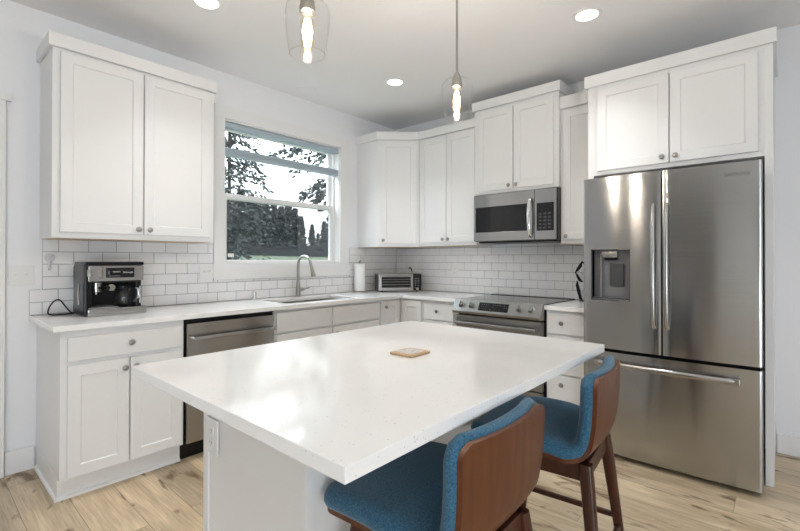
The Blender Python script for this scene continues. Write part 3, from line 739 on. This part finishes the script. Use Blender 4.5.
# ------------------------------------------------------------------ island
it = MB().box(1.826, 2.8415, -3.2876, -1.9115, 0.8835, 0.9135, 0.002).build('island_worktop', M['quartz'])
tag(it, 'large white quartz island worktop in the foreground', 'worktop')
IX0, IX1, IY0, IY1 = 1.852, 2.444, -3.071, -1.952
ib = thing('island_cabinet', 'white painted island cabinet carrying the large worktop', 'island', ((IX0+IX1)/2, (IY0+IY1)/2, 0))
hx, hy = (IX1-IX0)/2, (IY1-IY0)/2
MB().box(-hx+0.006, hx-0.006, -hy+0.006, hy-0.006, 0, 0.8825).build('body', M['cab'], ib)
for sx_ in (-1, 1):
    for sy_ in (-1, 1):
        x0 = sx_*hx; y0 = sy_*hy
        MB().box(min(x0, x0-sx_*0.034), max(x0, x0-sx_*0.034), min(y0, y0-sy_*0.028), max(y0, y0-sy_*0.028), 0, 0.8825, 0.0015).build('corner_trim', M['cab'], ib)
m = MB(); s_ = 0.014
m.box(-hx-s_, hx+s_, -hy-s_, -hy+0.006, 0, 0.03, 0.006); m.box(-hx-s_, hx+s_, hy-0.006, hy+s_, 0, 0.03, 0.006)
m.box(-hx-s_, -hx+0.006, -hy, hy, 0, 0.03, 0.006); m.box(hx-0.006, hx+s_, -hy, hy, 0, 0.03, 0.006)
m.build('shoe_moulding', M['cab'], ib)
for k in range(2):
    d = MB().door(0.03+k*0.53, 0.55+k*0.53, 0.124, 0.866, 0).build('door', M['cab'], ib)
    d.location = (-hx+0.006, hy-0.006, 0); d.rotation_euler = (0, 0, -R90); knob(d, 0.51 if k == 0 else 0.60, -0.019, 0.80)

# ------------------------------------------------------------------ outlets and switches
def outlet(label, loc, rz, W=0.075, Hh=0.118, gangs=1, kind='outlet', name=None, vert=True, group=None):
    # local: plate faces -Y
    t = thing(name or 'wall_outlet', label, 'outlet' if kind == 'outlet' else 'light switch', loc, rz, group='white outlet plates' if kind == 'outlet' else None)
    MB().box(-W/2, W/2, -0.006, 0, -Hh/2, Hh/2, 0.002).build('plate', M['whiteplastic'], t)
    if kind == 'outlet':
        for s in (-1, 1):
            cx, cz = (0, s*0.02) if vert else (s*0.02, 0)
            f = MB().box(cx-0.0155, cx+0.0155, -0.0085, -0.005, cz-0.0135, cz+0.0135, 0.002).build('receptacle', M['whiteplastic'], t)
            q = MB()
            if vert: q.box(cx-0.007, cx-0.005, -0.0088, -0.0080, cz-0.004, cz+0.006).box(cx+0.005, cx+0.007, -0.0088, -0.0080, cz-0.004, cz+0.006).cyl((cx, -0.0088, cz-0.008), 0.002, 0.001, 'y', 8)
            else: q.box(cx-0.004, cx+0.006, -0.0088, -0.0080, cz-0.007, cz-0.005).box(cx-0.004, cx+0.006, -0.0088, -0.0080, cz+0.005, cz+0.007).cyl((cx-0.008, -0.0088, cz), 0.002, 0.001, 'y', 8)
            q.build('slots', M['dark'], f)
    else:
        for s in (-1, 1):
            MB().box(s*0.023-0.006, s*0.023+0.006, -0.016, -0.005, -0.004, 0.011, 0.002).build('toggle', M['whiteplastic'], t)
            MB().box(s*0.023-0.007, s*0.023+0.007, -0.0065, -0.005, -0.014, 0.014, 0.0004).build('toggle_slot', M['greyplastic'] if False else M['whiteplastic'], t)
    return t
outlet('white double toggle switch plate on the wall left of the tiles', (0, -3.314, 1.155), R90, 0.117, 0.115, kind='switch', name='light_switch')
outlet('white outlet plate on the tiles left of the window', (0.008, -2.215, 1.158), R90, 0.118, 0.112, vert=False)
outlet('white outlet plate on the tiles behind the range, right of the toaster oven', (0.832, -0.008, 1.138), 0)
outlet('white outlet plate on the end of the island below the worktop', ((1.880+1.962)/2, -3.0685, 0.651), 0, 0.078, 0.118)

# adhesive hook on the tiles
hk = MB()
hk.lathe([(0.026, 0.0), (0.026, 0.005), (0.022, 0.0075), (0.0, 0.008)], (0.008, 0, 0.028), 'x', 24)
hk.tube([(0.013, 0.0, 0.012), (0.018, -0.003, -0.012), (0.02, -0.004, -0.032), (0.026, -0.004, -0.042), (0.034, -0.004, -0.038), (0.037, -0.004, -0.027)], [0.007, 0.008, 0.0085, 0.0085, 0.008, 0.007], 10)
hk.bm.verts.ensure_lookup_table()
ho = hk.build('wall_hook', M['hookshade']); ho.location = (0, -3.183, 1.232)
tag(ho, 'small white adhesive hook on the tiles above left of the coffee machine', 'hook')

# ------------------------------------------------------------------ coffee machine
cm = thing('coffee_machine', 'black and stainless combination espresso and drip coffee machine on the worktop', 'coffee machine', (0.0, -2.928, 0.9135), R90)
# local: X along the wall (+ to the right), -Y to the room; width 0.335, front at y -0.37
MB().box(-0.148, 0.158, -0.17, -0.055, 0.0, 0.30, 0.01).build('rear_housing', M['black'], cm)
MB().box(-0.152, -0.112, -0.325, -0.10, 0.0, 0.312, 0.012).build('side_column', M['black'], cm)
MB().box(0.125, 0.160, -0.30, -0.10, 0.02, 0.22, 0.01).build('right_column', M['black'], cm)
MB().box(-0.148, 0.158, -0.315, -0.06, 0.196, 0.308, 0.012).build('head', M['black'], cm)
MB().prism([(-0.332, 0.205), (-0.334, 0.298), (-0.312, 0.298), (-0.312, 0.205)], -0.132, 0.160, 'x', 0.004).build('front_panel', M['steel'], cm)
fp = MB().box(-0.045, 0.108, -0.337, -0.330, 0.226, 0.286, 0.004).build('display', M['blackgloss'], cm)
for q in ((-0.033, -0.027, 0.245, 0.268), (-0.01, 0.03, 0.258, 0.265), (-0.03, 0.03, 0.234, 0.237)): MB().box(q[0], q[1], -0.3376, -0.3365, q[2], q[3]).build('display_marking', M['greyplastic'], fp)
text_mesh('lettering', 'DeLonghi', 0.014, M['inkwhite'], fp, (0.072, -0.3374, 0.257), (PI/2, 0, 0))
for k in range(3):
    MB().lathe([(0.009, 0), (0.009, -0.004), (0.007, -0.006), (0, -0.006)], (-0.071, -0.333, 0.235+k*0.021), 'y', 16, cap=False).lathe([(0.0125, 0), (0.0125, -0.002), (0.0105, -0.003)], (-0.071, -0.333, 0.235+k*0.021), 'y', 16, cap=False).build('button', M['nickel'], cm)
MB().box(-0.146, 0.163, -0.332, -0.08, 0.300, 0.322, 0.006).build('lid', M['black'], cm)
MB().box(-0.14, 0.168, -0.368, -0.12, 0.0, 0.046, 0.006).build('drip_tray', M['steel'], cm)
MB().box(-0.13, 0.02, -0.355, -0.14, 0.044, 0.051, 0.002).build('tray_grid', M['greyplastic'], cm)
g = MB(); g.lathe([(0.03, 0.196), (0.03, 0.172), (0.034, 0.17), (0.034, 0.158), (0.026, 0.154), (0.026, 0.14), (0.006, 0.138), (0.006, 0.125)], (-0.075, -0.26, 0), 'z', 24)
g.build('group_head', M['nickel'], cm)
MB().tube([(-0.07, -0.28, 0.163), (-0.05, -0.32, 0.165), (-0.04, -0.36, 0.166)], [0.009, 0.012, 0.013], 12).build('portafilter_handle', M['black'], cm)
MB().lathe([(0.02, 0), (0.02, -0.012), (0.015, -0.016), (0, -0.016)], (-0.012, -0.315, 0.165), 'y', 20, cap=False).build('steam_knob', M['nickel'], cm)
MB().tube([(-0.128, -0.33, 0.27), (-0.128, -0.338, 0.26), (-0.128, -0.338, 0.235)], 0.012, 10).build('milk_lever', M['nickel'], cm)
MB().tube([(-0.163, -0.27, 0.19), (-0.170, -0.285, 0.14), (-0.168, -0.29, 0.07)], 0.006, 10).build('steam_wand', M['nickel'], cm)
cfe = MB().lathe([(0.046, 0.05), (0.052, 0.065), (0.052, 0.12), (0.042, 0.15), (0.036, 0.158)], (0.068, -0.265, 0), 'z', 28, cap=False).build('carafe', M['glass'], cm)
MB().lathe([(0.034, 0.156), (0.040, 0.158), (0.040, 0.172), (0.0, 0.176)], (0.068, -0.265, 0), 'z', 24, cap=False).build('carafe_lid', M['black'], cfe)
MB().tube(spline([(0.105, -0.285, 0.162), (0.128, -0.318, 0.155), (0.134, -0.325, 0.11), (0.115, -0.30, 0.07)], 6), 0.007, 8).build('carafe_handle', M['steel'], cfe)
MB().box(0.142, 0.158, -0.318, -0.28, 0.06, 0.17, 0.004).build('water_gauge', M['steel'], cm)
# power cord
def onx(px, py, X=0.10): return None
cordpts = [(0.13, -3.083, 0.925), (0.12, -3.10, 0.9195), (0.11, -3.14, 0.9175), (0.10, -3.185, 0.9175), (0.095, -3.205, 0.930), (0.092, -3.195, 0.97), (0.090, -3.172, 1.000), (0.090, -3.148, 1.003), (0.092, -3.122, 0.965), (0.095, -3.098, 0.930), (0.098, -3.086, 0.9185), (0.105, -3.083, 0.9180)]
pc = MB().tube(spline(cordpts, 6), 0.0042, 10).build('power_cord', M['black'])
tag(pc, 'black power cord looped on the worktop behind the coffee machine', 'cord')

# ------------------------------------------------------------------ paper towel holder
ph = thing('paper_towel_holder', 'metal paper towel holder with a white roll right of the sink', 'paper towel holder', (0.098, -0.668, 0.9135))
MB().lathe([(0.0, 0.0), (0.08, 0.0), (0.082, 0.004), (0.08, 0.010), (0.02, 0.012)], n=36, cap=False).build('base', M['nickel'], ph)
MB().lathe([(0.006, 0.01), (0.006, 0.305), (0.012, 0.308), (0.014, 0.318), (0.010, 0.327), (0.0, 0.33)], n=16, cap=False).build('post', M['nickel'], ph)
MB().lathe([(0.019, 0.014), (0.055, 0.014), (0.056, 0.016), (0.056, 0.291), (0.055, 0.293), (0.019, 0.293), (0.019, 0.014)], n=40, cap=False).build('paper_roll', M['paper'], ph)

# ------------------------------------------------------------------ toaster oven
to = thing('toaster_oven', 'low stainless toaster oven with glass door standing in the corner', 'toaster oven', (0.37, -0.345, 0.9135), math.radians(54))
TW, TH, TD = 0.46, 0.185, 0.24
MB().box(-TW/2, TW/2, 0.012, TD, 0.014, TH, 0.01).build('body', M['dark'], to)
MB().box(-TW/2-0.004, TW/2-0.004, 0.02, TD-0.02, TH-0.002, TH+0.006, 0.003).build('top_panel', M['steel'], to)
dm = MB().slab([-TW/2, -TW/2+0.035, 0.112, 0.14], [0.012, 0.045, 0.155, TH], lambda i, j: not (i == 1 and j == 1), -0.006, 0.014, 'y', 0.003).build('door', M['steel'], to)
MB().box(-TW/2+0.033, 0.114, -0.003, 0.001, 0.043, 0.157).build('door_glass', M['blackgloss'], dm)
for z in (0.075, 0.105, 0.13): MB().tube([(-TW/2+0.04, -0.004, z), (0.106, -0.004, z)], 0.0018, 6).build('rack_bar', M['nickel'], dm)
MB().tube([(-TW/2+0.02, -0.034, 0.168), (0.125, -0.034, 0.168)], 0.007, 12).box(-TW/2+0.03, -TW/2+0.045, -0.034, -0.004, 0.162, 0.174).box(0.095, 0.11, -0.034, -0.004, 0.162, 0.174).build('handle', M['steel'], dm)
cpn = MB().box(0.14, TW/2, -0.006, 0.014, 0.012, TH, 0.003).build('control_panel', M['blackgloss'], to)
bt = MB()
for r in range(6):
    for k in range(2): bt.box(0.158+k*0.03, 0.172+k*0.03, -0.0068, -0.0058, 0.04+r*0.019, 0.046+r*0.019)
bt.build('buttons', M['greyplastic'], cpn)
MB().lathe([(0.014, 0), (0.013, -0.014), (0, -0.015)], (0.185, -0.006, 0.028), 'y', 20, cap=False).build('dial', M['nickel'], cpn)
for x in (-TW/2+0.04, TW/2-0.04):
    for y in (0.03, TD-0.03): MB().cyl((x, y, 0), 0.012, 0.016, n=12).build('foot', M['black'], to)
text_mesh('lettering', 'NINJA', 0.017, M['ink'], dm, (-0.045, -0.0066, 0.027), (PI/2, 0, 0))
tc_ = MB().tube(spline([(0.285, -0.045, 1.112), (0.275, -0.05, 1.145), (0.25, -0.04, 1.165), (0.22, -0.012, 1.158), (0.205, -0.010, 1.145)], 6), 0.005, 10).build('power_cord', M['black'])
tag(tc_, 'short black power cord arched above the toaster oven', 'cord')

# black ornament with curved leaves beside the refrigerator
orn = thing('metal_ornament', 'black metal ornament with curved leaves standing on the worktop beside the refrigerator', 'ornament', (2.165, -0.10, 0.9135))
MB().cyl((0, 0, 0), 0.045, 0.008, n=28, bev=0.002).build('base', M['black'], orn)
MB().tube([(0, 0, 0.006), (0.004, 0, 0.15), (0, 0, 0.325)], 0.006, 10).build('stem', M['black'], orn)
for pts, r in (([(-0.024, 0, 0.325), (-0.036, 0, 0.29), (-0.060, 0, 0.255), (-0.078, 0, 0.232)], [0.004, 0.014, 0.012, 0.004]),
               ([(-0.078, 0, 0.236), (-0.060, 0, 0.205), (-0.044, 0, 0.175), (-0.020, 0, 0.155)], [0.004, 0.010, 0.013, 0.005]),
               ([(-0.062, 0, 0.165), (-0.062, 0, 0.13), (-0.050, 0, 0.08), (-0.036, 0, 0.02), (-0.02, 0, 0.006)], [0.004, 0.013, 0.015, 0.012, 0.005]),
               ([(0.0, 0, 0.30), (-0.014, 0, 0.315), (-0.026, 0, 0.326)], [0.004, 0.006, 0.004])):
    lf = MB().tube(pts, r, 12)
    for v in lf.bm.verts: v.co.y *= 0.35
    lf.build('leaf', M['black'], orn)

# ------------------------------------------------------------------ coaster
co = thing('coaster', 'tan square coaster with a pale blue pattern in the middle of the island', 'coaster', (2.372, -2.564, 0.9135), 0.02)
MB().box(-0.05, 0.05, -0.055, 0.055, 0, 0.009, 0.003).build('base', M['coaster'], co)
pm, t, b = nmat('blue_white_pattern')
vv = t.nodes.new('ShaderNodeTexVoronoi'); vv.inputs['Scale'].default_value = 70
cc = t.nodes.new('ShaderNodeTexCoord'); t.links.new(cc.outputs['Object'], vv.inputs['Vector'])
rr = t.nodes.new('ShaderNodeValToRGB'); rr.color_ramp.elements[0].color = (0.25, 0.30, 0.42, 1); rr.color_ramp.elements[1].color = (0.72, 0.70, 0.66, 1); rr.color_ramp.elements[1].position = 0.5
t.links.new(vv.outputs['Distance'], rr.inputs[0]); t.links.new(rr.outputs[0], b.inputs['Base Color']); b.inputs['Roughness'].default_value = 0.4
MB().box(-0.036, 0.036, -0.04, 0.04, 0.0085, 0.0098, 0.0004).build('inlay', pm, co)

# ------------------------------------------------------------------ bar stools
def smooth_path(pts, n): return spline([(p[0], 0, p[1]) for p in pts], n)
def stool(label, loc):
    t = thing('bar_stool', label, 'bar stool', loc, 0, group='blue bar stools at the island')
    prof = smooth_path([(-0.232, 0.583), (-0.18, 0.590), (-0.06, 0.596), (0.06, 0.594), (0.12, 0.597), (0.168, 0.614), (0.196, 0.652), (0.208, 0.70), (0.214, 0.76), (0.2165, 0.82), (0.2175, 0.873)], 5)
    n = len(prof); L = [0]
    for a, b in zip(prof, prof[1:]): L.append(L[-1]+(b-a).length)
    tot = L[-1]
    def nor(i):
        d = (prof[min(n-1, i+1)]-prof[max(0, i-1)]).normalized()
        return Vector((-d.z, 0, d.x))      # to the sitter's side
    def halfw(s, base, r0, r1):
        d0, d1 = s, tot-s
        w_ = base
        if d0 < r0: w_ = base-r0+math.sqrt(max(0, r0*r0-(r0-d0)**2))
        if d1 < r1: w_ = base-r1+math.sqrt(max(0, r1*r1-(r1-d1)**2))
        return w_
    def sheet(off_fn, base_fn, r0, r1, ext=0.0, nt=17):
        P = []
        for i in range(n):
            s = L[i]; hw = halfw(max(s, 0.0015) if i else 0.0, base_fn(s/tot), r0, r1) if 0 < i < n-1 else base_fn(s/tot)-(r0 if i == 0 else r1)
            row = []
            for j in range(nt):
                u = -1+2*j/(nt-1)
                p = prof[i]+nor(i)*off_fn(i, s, u)
                bow = 0.020*(u*u-0.35)*(max(0.0, min(1.0, (s-0.30)/0.18)))       # the back wraps forward at the sides
                dish = 0.010*(u*u)*(1-max(0.0, min(1.0, (s-0.25)/0.1)))
                row.append(Vector((p.x-bow, u*hw, p.z+dish)))
            P.append(row)
        return P
    bf = lambda q: 0.214 if q < 0.5 else (0.214-0.020*min(1, (q-0.5)/0.16)+0.008*max(0, (q-0.66)/0.34))
    def solid(P, Q):
        m = MB(); A = [[m.bm.verts.new(p) for p in r] for r in P]; B = [[m.bm.verts.new(p) for p in r] for r in Q]
        ni, nj = len(A), len(A[0]); fs = []
        for i in range(ni-1):
            for j in range(nj-1):
                fs.append(m.bm.faces.new((A[i][j], A[i][j+1], A[i+1][j+1], A[i+1][j]))); fs.append(m.bm.faces.new((B[i][j], B[i+1][j], B[i+1][j+1], B[i][j+1])))
        per = [(0, j) for j in range(nj)]+[(i, nj-1) for i in range(1, ni)]+[(ni-1, j) for j in range(nj-2, -1, -1)]+[(i, 0) for i in range(ni-2, 0, -1)]
        for k in range(len(per)):
            a, b = per[k], per[(k+1) % len(per)]
            fs.append(m.bm.faces.new((A[a[0]][a[1]], A[b[0]][b[1]], B[b[0]][b[1]], B[a[0]][a[1]])))
        bmesh.ops.recalc_face_normals(m.bm, faces=fs); return m
    # plywood shell
    sh_ = solid(sheet(lambda i, s, u: 0.0, bf, 0.05, 0.035), sheet(lambda i, s, u: 0.013, bf, 0.05, 0.035)).build('shell', M['walnut'], t, 0.9)
    # upholstery: rounded pad on the inner side of the shell
    def pad(frac):
        # rings from the rim inwards so the edge rolls over
        return frac
    th = lambda s: 0.050+0.008*math.sin(PI*min(1, s/0.36)) if s < 0.36 else 0.050
    m = MB(); layers = []
    K = [(0.985, 0.0135), (1.03, 0.018), (1.055, 0.030), (1.04, 0.044), (0.99, 0.054), (0.93, 0.060)]
    cen = lambda P: P
    base = sheet(lambda i, s, u: 0, bf, 0.055, 0.045)
    # perimeter loop indexes
    nt = 17; ni = n
    per = [(0, j) for j in range(nt)]+[(i, nt-1) for i in range(1, ni)]+[(ni-1, j) for j in range(nt-2, -1, -1)]+[(i, 0) for i in range(ni-2, 0, -1)]
    def pt(i, j, k):
        f, o = K[k]; s = L[i]; u = -1+2*j/(nt-1)
        p = base[i][j]+nor(i)*o*(th(s)/0.055)
        # scale about the centre line in width; extend / retract at the ends
        y = p.y*f
        d = (prof[min(n-1, i+1)]-prof[max(0, i-1)]).normalized()
        e = (f-1)*0.21
        wgt = 1.0 if i == n-1 else (-1.0 if i == 0 else 0.0)
        return Vector((p.x+d.x*e*wgt, y, p.z+d.z*e*wgt))
    loops = [[m.bm.verts.new(pt(i, j, k)) for (i, j) in per] for k in range(len(K))]
    fs = []
    for a, b in zip(loops, loops[1:]):
        for k in range(len(per)): fs.append(m.bm.faces.new((a[k], a[(k+1) % len(per)], b[(k+1) % len(per)], b[k])))
    idx = {p: q for q, p in enumerate(per)}
    for (lay, ofs) in ((len(K)-1, 0.060), (0, 0.0135)):
        V = {}
        for i in range(ni):
            for j in range(nt):
                if (i, j) in idx: V[(i, j)] = loops[lay][idx[(i, j)]]
                else:
                    s = L[i]; u = -1+2*j/(nt-1); p = base[i][j]; f = K[lay][0]
                    crown = (0.006*(1-u*u) if lay else 0)
                    q = p+nor(i)*(ofs*(th(s)/0.055)+crown); V[(i, j)] = m.bm.verts.new((q.x, q.y*f, q.z))
        for i in range(ni-1):
            for j in range(nt-1):
                fs.append(m.bm.faces.new((V[(i, j)], V[(i, j+1)], V[(i+1, j+1)], V[(i+1, j)])))
    bmesh.ops.recalc_face_normals(m.bm, faces=fs)
    m.build('upholstery', M['fabric'], t, 1.2)
    # leg frame
    ap = MB(); zt, zb = 0.590, 0.527
    ap.box(-0.140, 0.158, -0.158, -0.138, zb, zt-0.004, 0.003); ap.box(-0.140, 0.158, 0.138, 0.158, zb, zt-0.004, 0.003)
    ap.box(-0.152, -0.132, -0.158, 0.158, zb, zt-0.004, 0.003); ap.box(0.146, 0.166, -0.158, 0.158, zb, zt-0.004, 0.003)
    ap.box(-0.06, 0.08, -0.13, 0.13, zt-0.012, zt+0.004, 0.002)
    ap.build('apron', M['walnutleg'], t)
    tops = {}
    for sx_, x_t, x_b in ((1, 0.158, 0.225), (-1, -0.142, -0.20)):
        for s in (-1, 1):
            a = Vector((x_t, s*0.150, 0.586)); b = Vector((x_b, s*0.222, 0.0))
            mm = MB(); rows = []
            for q, (hw_, hd_) in ((0.0, (0.018, 0.021)), (0.12, (0.019, 0.0215)), (0.5, (0.0165, 0.018)), (1.0, (0.0115, 0.0125))):
                c_ = a.lerp(b, q); ring = []
                for k in range(16):
                    an = 2*PI*k/16; cx, cy = math.cos(an), math.sin(an)
                    sq = lambda v_: math.copysign(abs(v_)**0.62, v_)
                    ring.append(mm.bm.verts.new((c_.x+sq(cx)*hd_, c_.y+sq(cy)*hw_, c_.z)))
                rows.append(ring)
            fs = []
            for r0, r1 in zip(rows, rows[1:]):
                for k in range(16): fs.append(mm.bm.faces.new((r0[k], r0[(k+1) % 16], r1[(k+1) % 16], r1[k])))
            fs += [mm.bm.faces.new(rows[0]), mm.bm.faces.new(rows[-1])]
            bmesh.ops.recalc_face_normals(mm.bm, faces=fs)
            mm.build('leg', M['walnutleg'], t, 0.9); tops[(sx_, s)] = (a, b)
    def at(k, z):
        a, b = tops[k]; return a.lerp(b, (a.z-z)/(a.z-b.z))
    for k0, k1, z in (((1, -1), (-1, -1), 0.27), ((1, 1), (-1, 1), 0.27), ((1, -1), (1, 1), 0.23), ((-1, -1), (-1, 1), 0.21)):
        p, q = at(k0, z), at(k1, z); mm = MB().tube([p, q], 0.0115, 12); mm.build('stretcher', M['walnutleg'], t, 0.9)
    return t
s1 = stool('blue upholstered bar stool with walnut back, nearest the camera at the front of the island', (2.694, -2.826, 0))
s2 = copy_tree(s1); s2.location = (2.722, -2.158, 0); s2.rotation_euler = (0, 0, math.radians(5.5))
s2['label'] = 'blue upholstered bar stool with walnut back, farther one beside the refrigerator'

# ------------------------------------------------------------------ ceiling lights and speaker
def can(label, x, y):
    t = thing('recessed_light', label, 'recessed light', (x, y, H), group='recessed ceiling lights')
    MB().lathe([(0.063, -0.001), (0.066, -0.006), (0.082, -0.004), (0.085, 0.0)], n=40, cap=False).build('trim_ring', M['trim'], t)
    MB().lathe([(0.063, -0.0015), (0.0, -0.0015)], n=40, cap=False).build('lens', M['canlight'], t)
    d = bpy.data.lights.new('downlight', 'AREA'); d.shape = 'DISK'; d.size = 0.12; d.energy = CAN_POWER; d.color = (1, 1, 1); d.spread = math.radians(CAN_SPREAD)
    o = bpy.data.objects.new('downlight', d); COL.objects.link(o); o.parent = t; o.location = (0, 0, -0.01)
    return t
can('round recessed ceiling light above the range side, near the refrigerator cabinet', 2.478, -1.003)
can('round recessed ceiling light over the corner, between the two pendants', 0.912, -1.03)
can('round recessed ceiling light cut by the top edge, near the left wall cabinet', 0.852, -2.608)
sp_ = thing('ceiling_speaker', 'flush white round ceiling speaker above the window', 'speaker', (0.2, -1.422, H))
MB().lathe([(0.09, 0.0), (0.088, -0.004), (0.080, -0.005), (0.078, -0.003)], n=40, cap=False).build('ring', M['ceiling'], sp_)
MB().lathe([(0.078, -0.003), (0.06, -0.0045), (0.0, -0.005)], n=40, cap=False).build('grille', M['ceiling'], sp_)

def pendant(label, x, y, zb):
    t = thing('pendant_light', label, 'pendant light', (x, y, zb), group='glass pendants over the island')
    # zb: bottom rim of the glass
    MB().cyl((0, 0, 0.20), 0.0055, H-zb-0.20-0.02, n=14).build('rod', M['nickel'], t)
    MB().lathe([(0.055, H-zb), (0.055, H-zb-0.018), (0.05, H-zb-0.024), (0.006, H-zb-0.026)], n=32, cap=False).build('canopy', M['nickel'], t)
    MB().lathe([(0.007, 0.222), (0.011, 0.219), (0.020, 0.198), (0.024, 0.184), (0.024, 0.180)], n=24).build('cap', M['nickel'], t)
    MB().lathe([(0.025, 0.182), (0.026, 0.166), (0.028, 0.164), (0.028, 0.146), (0.022, 0.144), (0.018, 0.141)], n=24).build('socket', M['nickel'], t)
    prof = [(0.022, 0.184), (0.045, 0.183), (0.062, 0.177), (0.072, 0.164), (0.0765, 0.143), (0.0755, 0.11), (0.071, 0.066), (0.066, 0.028), (0.062, 0.003), (0.0605, 0.0)]
    MB().lathe(prof, n=48, cap=False).build('glass_shade', M['glass'], t, 1.2)
    MB().lathe([(0.0590, -0.0008), (0.0625, -0.0008), (0.0625, 0.0022), (0.0590, 0.0022), (0.0590, -0.0008)], n=48, cap=False).build('glass_rim', M['glass'], t, 1.2)
    b_ = MB().lathe([(0.013, 0.145), (0.014, 0.136), (0.022, 0.115), (0.0245, 0.08), (0.023, 0.04), (0.016, 0.018), (0.0, 0.012)], n=24, cap=False).build('bulb', M['bulbglass'], t, 1.2)
    f = MB()
    for k in range(8):
        a = 2*PI*k/8; f.tube([(0.007*math.cos(a), 0.007*math.sin(a), 0.125), (0.016*math.cos(a+0.25), 0.016*math.sin(a+0.25), 0.08), (0.009*math.cos(a+0.5), 0.009*math.sin(a+0.5), 0.03)], 0.0022, 6)
    f.build('filament', M['bulb'], b_)
    d = bpy.data.lights.new('bulb_light', 'POINT'); d.energy = BULB_POWER; d.shadow_soft_size = 0.014; d.color = (1, 0.985, 0.965)
    o = bpy.data.objects.new('bulb_light', d); COL.objects.link(o); o.parent = t; o.location = (0, 0, 0.075)
    return t
pendant('clear glass pendant light with a glowing bulb, cut by the top edge of the photo', 2.14, -2.845, 1.964)
pendant('clear glass pendant light on a rod, farther one in front of the range cabinets', 2.155, -1.945, 1.968)

# ------------------------------------------------------------------ outside the window
C0 = Vector(cam.location)
def out_pt(u, depth):                                # a place outside, by bearing and distance from the kitchen
    d = fw+rt2*((u-400)/434.617); p = C0+d*depth; return p.x, p.y
def lawn_z(x, y):
    dist = -x
    return -0.25+min(1.0, max(0, dist/30.0))*1.80+max(0, dist-30)*0.012
m = MB(); P = []
for i in range(26):
    x = -0.3-(i/25)**1.5*110
    P.append([(x, -40+j*8, lawn_z(x, 0)) for j in range(20)])
m.grid(P); lo = m.build('lawn', M['lawn']); lo['kind'] = 'structure'
def conifer(label, x, y, h, radf, z_lo, seed, mat_, nbr=170, nsp=26, spray=0.30, group=None, droop=0.35, spread=0.35):
    rnd = random.Random(seed); z0 = lawn_z(x, y)
    t = thing('conifer_tree', label, 'tree', (x, y, z0), group=group)
    MB().tube([(0, 0, -0.1), (0, 0, h*0.5), (0, 0, h)], [h*0.010, h*0.007, 0.02], 10).build('trunk', M['bark'], t)
    vs, fs = [], []
    for k in range(nbr):
        q = (k+rnd.random())/nbr; z = z_lo+(h-z_lo)*q**1.1
        r = radf(z/h)*(0.75+0.35*rnd.random()); an = rnd.random()*2*PI
        dx, dy = math.cos(an), math.sin(an)
        for j in range(nsp):
            s = (j+rnd.random())/nsp; rr = r*s
            cx, cy, cz = dx*rr, dy*rr, z-droop*r*s*s*0.9+0.05*r*s
            wd = (0.22+0.5*(1-abs(2*s-1)))*r*spread
            side = rnd.uniform(-1, 1)
            ox, oy_ = -dy*side*wd, dx*side*wd
            Lq = spray*(0.6+0.8*rnd.random()); a2 = an+side*0.9+rnd.uniform(-0.4, 0.4)
            p = Vector((cx+ox, cy+oy_, cz+rnd.uniform(-0.08, 0.08)*r))
            d = Vector((math.cos(a2), math.sin(a2), rnd.uniform(-0.9, 0.0))).normalized()*Lq
            wv_ = d.cross(Vector((rnd.uniform(-1, 1), rnd.uniform(-1, 1), rnd.uniform(-1, 1)))).normalized()*Lq*0.28
            b0 = len(vs); vs += [p-wv_*0.4, p+d*0.5-wv_, p+d, p+d*0.5+wv_, p+wv_*0.4]
            fs.append((b0, b0+1, b0+2, b0+3, b0+4))
    me = bpy.data.meshes.new('crown'); me.from_pydata([tuple(v) for v in vs], [], fs); me.materials.append(mat_)
    o = bpy.data.objects.new('crown', me); COL.objects.link(o); o.parent = t
    return t
x, y = out_pt(229, 24)
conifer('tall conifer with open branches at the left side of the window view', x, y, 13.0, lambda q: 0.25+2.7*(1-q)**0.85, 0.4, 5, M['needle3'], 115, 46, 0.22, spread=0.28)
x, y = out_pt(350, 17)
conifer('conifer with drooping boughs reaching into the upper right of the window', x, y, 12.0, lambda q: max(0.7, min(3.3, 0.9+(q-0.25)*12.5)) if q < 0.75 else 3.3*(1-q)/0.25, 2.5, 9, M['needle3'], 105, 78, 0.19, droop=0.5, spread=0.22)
# tree line beyond the fence
proto = None; rnd = random.Random(21)
line = [(222, 52, 186), (232, 50, 191), (241, 56, 187), (250, 50, 193), (258, 55, 197), (266, 50, 199), (274, 57, 201), (281, 52, 204), (288, 58, 199), (295, 54, 206), (301, 58, 214), (312, 62, 222), (318, 72, 231), (324, 64, 219), (331, 60, 206), (341, 56, 195), (352, 55, 190)]
for i, (u, dep, yt) in enumerate(line):                     # each by bearing, distance and the height of its tip
    x, y = out_pt(u, dep); hh = (257-yt)*dep/434.6+1.2528-lawn_z(x, y)
    if proto is None:
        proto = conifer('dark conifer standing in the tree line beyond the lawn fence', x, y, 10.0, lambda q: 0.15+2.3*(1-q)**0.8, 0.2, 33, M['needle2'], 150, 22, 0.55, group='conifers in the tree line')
        o = proto
    else: o = copy_tree(proto)
    o.location = (x, y, lawn_z(x, y)); k = hh/10.0; o.scale = (k*0.85, k*0.85, k); o.rotation_euler = (0, 0, rnd.random()*6.28)
# low dark fence
x0, y0 = out_pt(250, 40); x1, y1 = out_pt(345, 40)
ft = thing('garden_fence', 'low dark weathered fence along the far side of the lawn', 'fence', ((x0+x1)/2, (y0+y1)/2, lawn_z((x0+x1)/2, 0)), math.atan2(y1-y0, x1-x0))
ln = math.hypot(x1-x0, y1-y0); m = MB()
nb = 40
for k in range(nb): m.box(-ln/2+k*ln/nb, -ln/2+(k+0.93)*ln/nb, -0.012, 0.012, -0.1, 0.86)
m.build('boards', M['fence'], ft)
MB().box(-ln/2, ln/2, -0.05, 0.05, 0.86, 0.92).build('top_rail', M['fence'], ft)
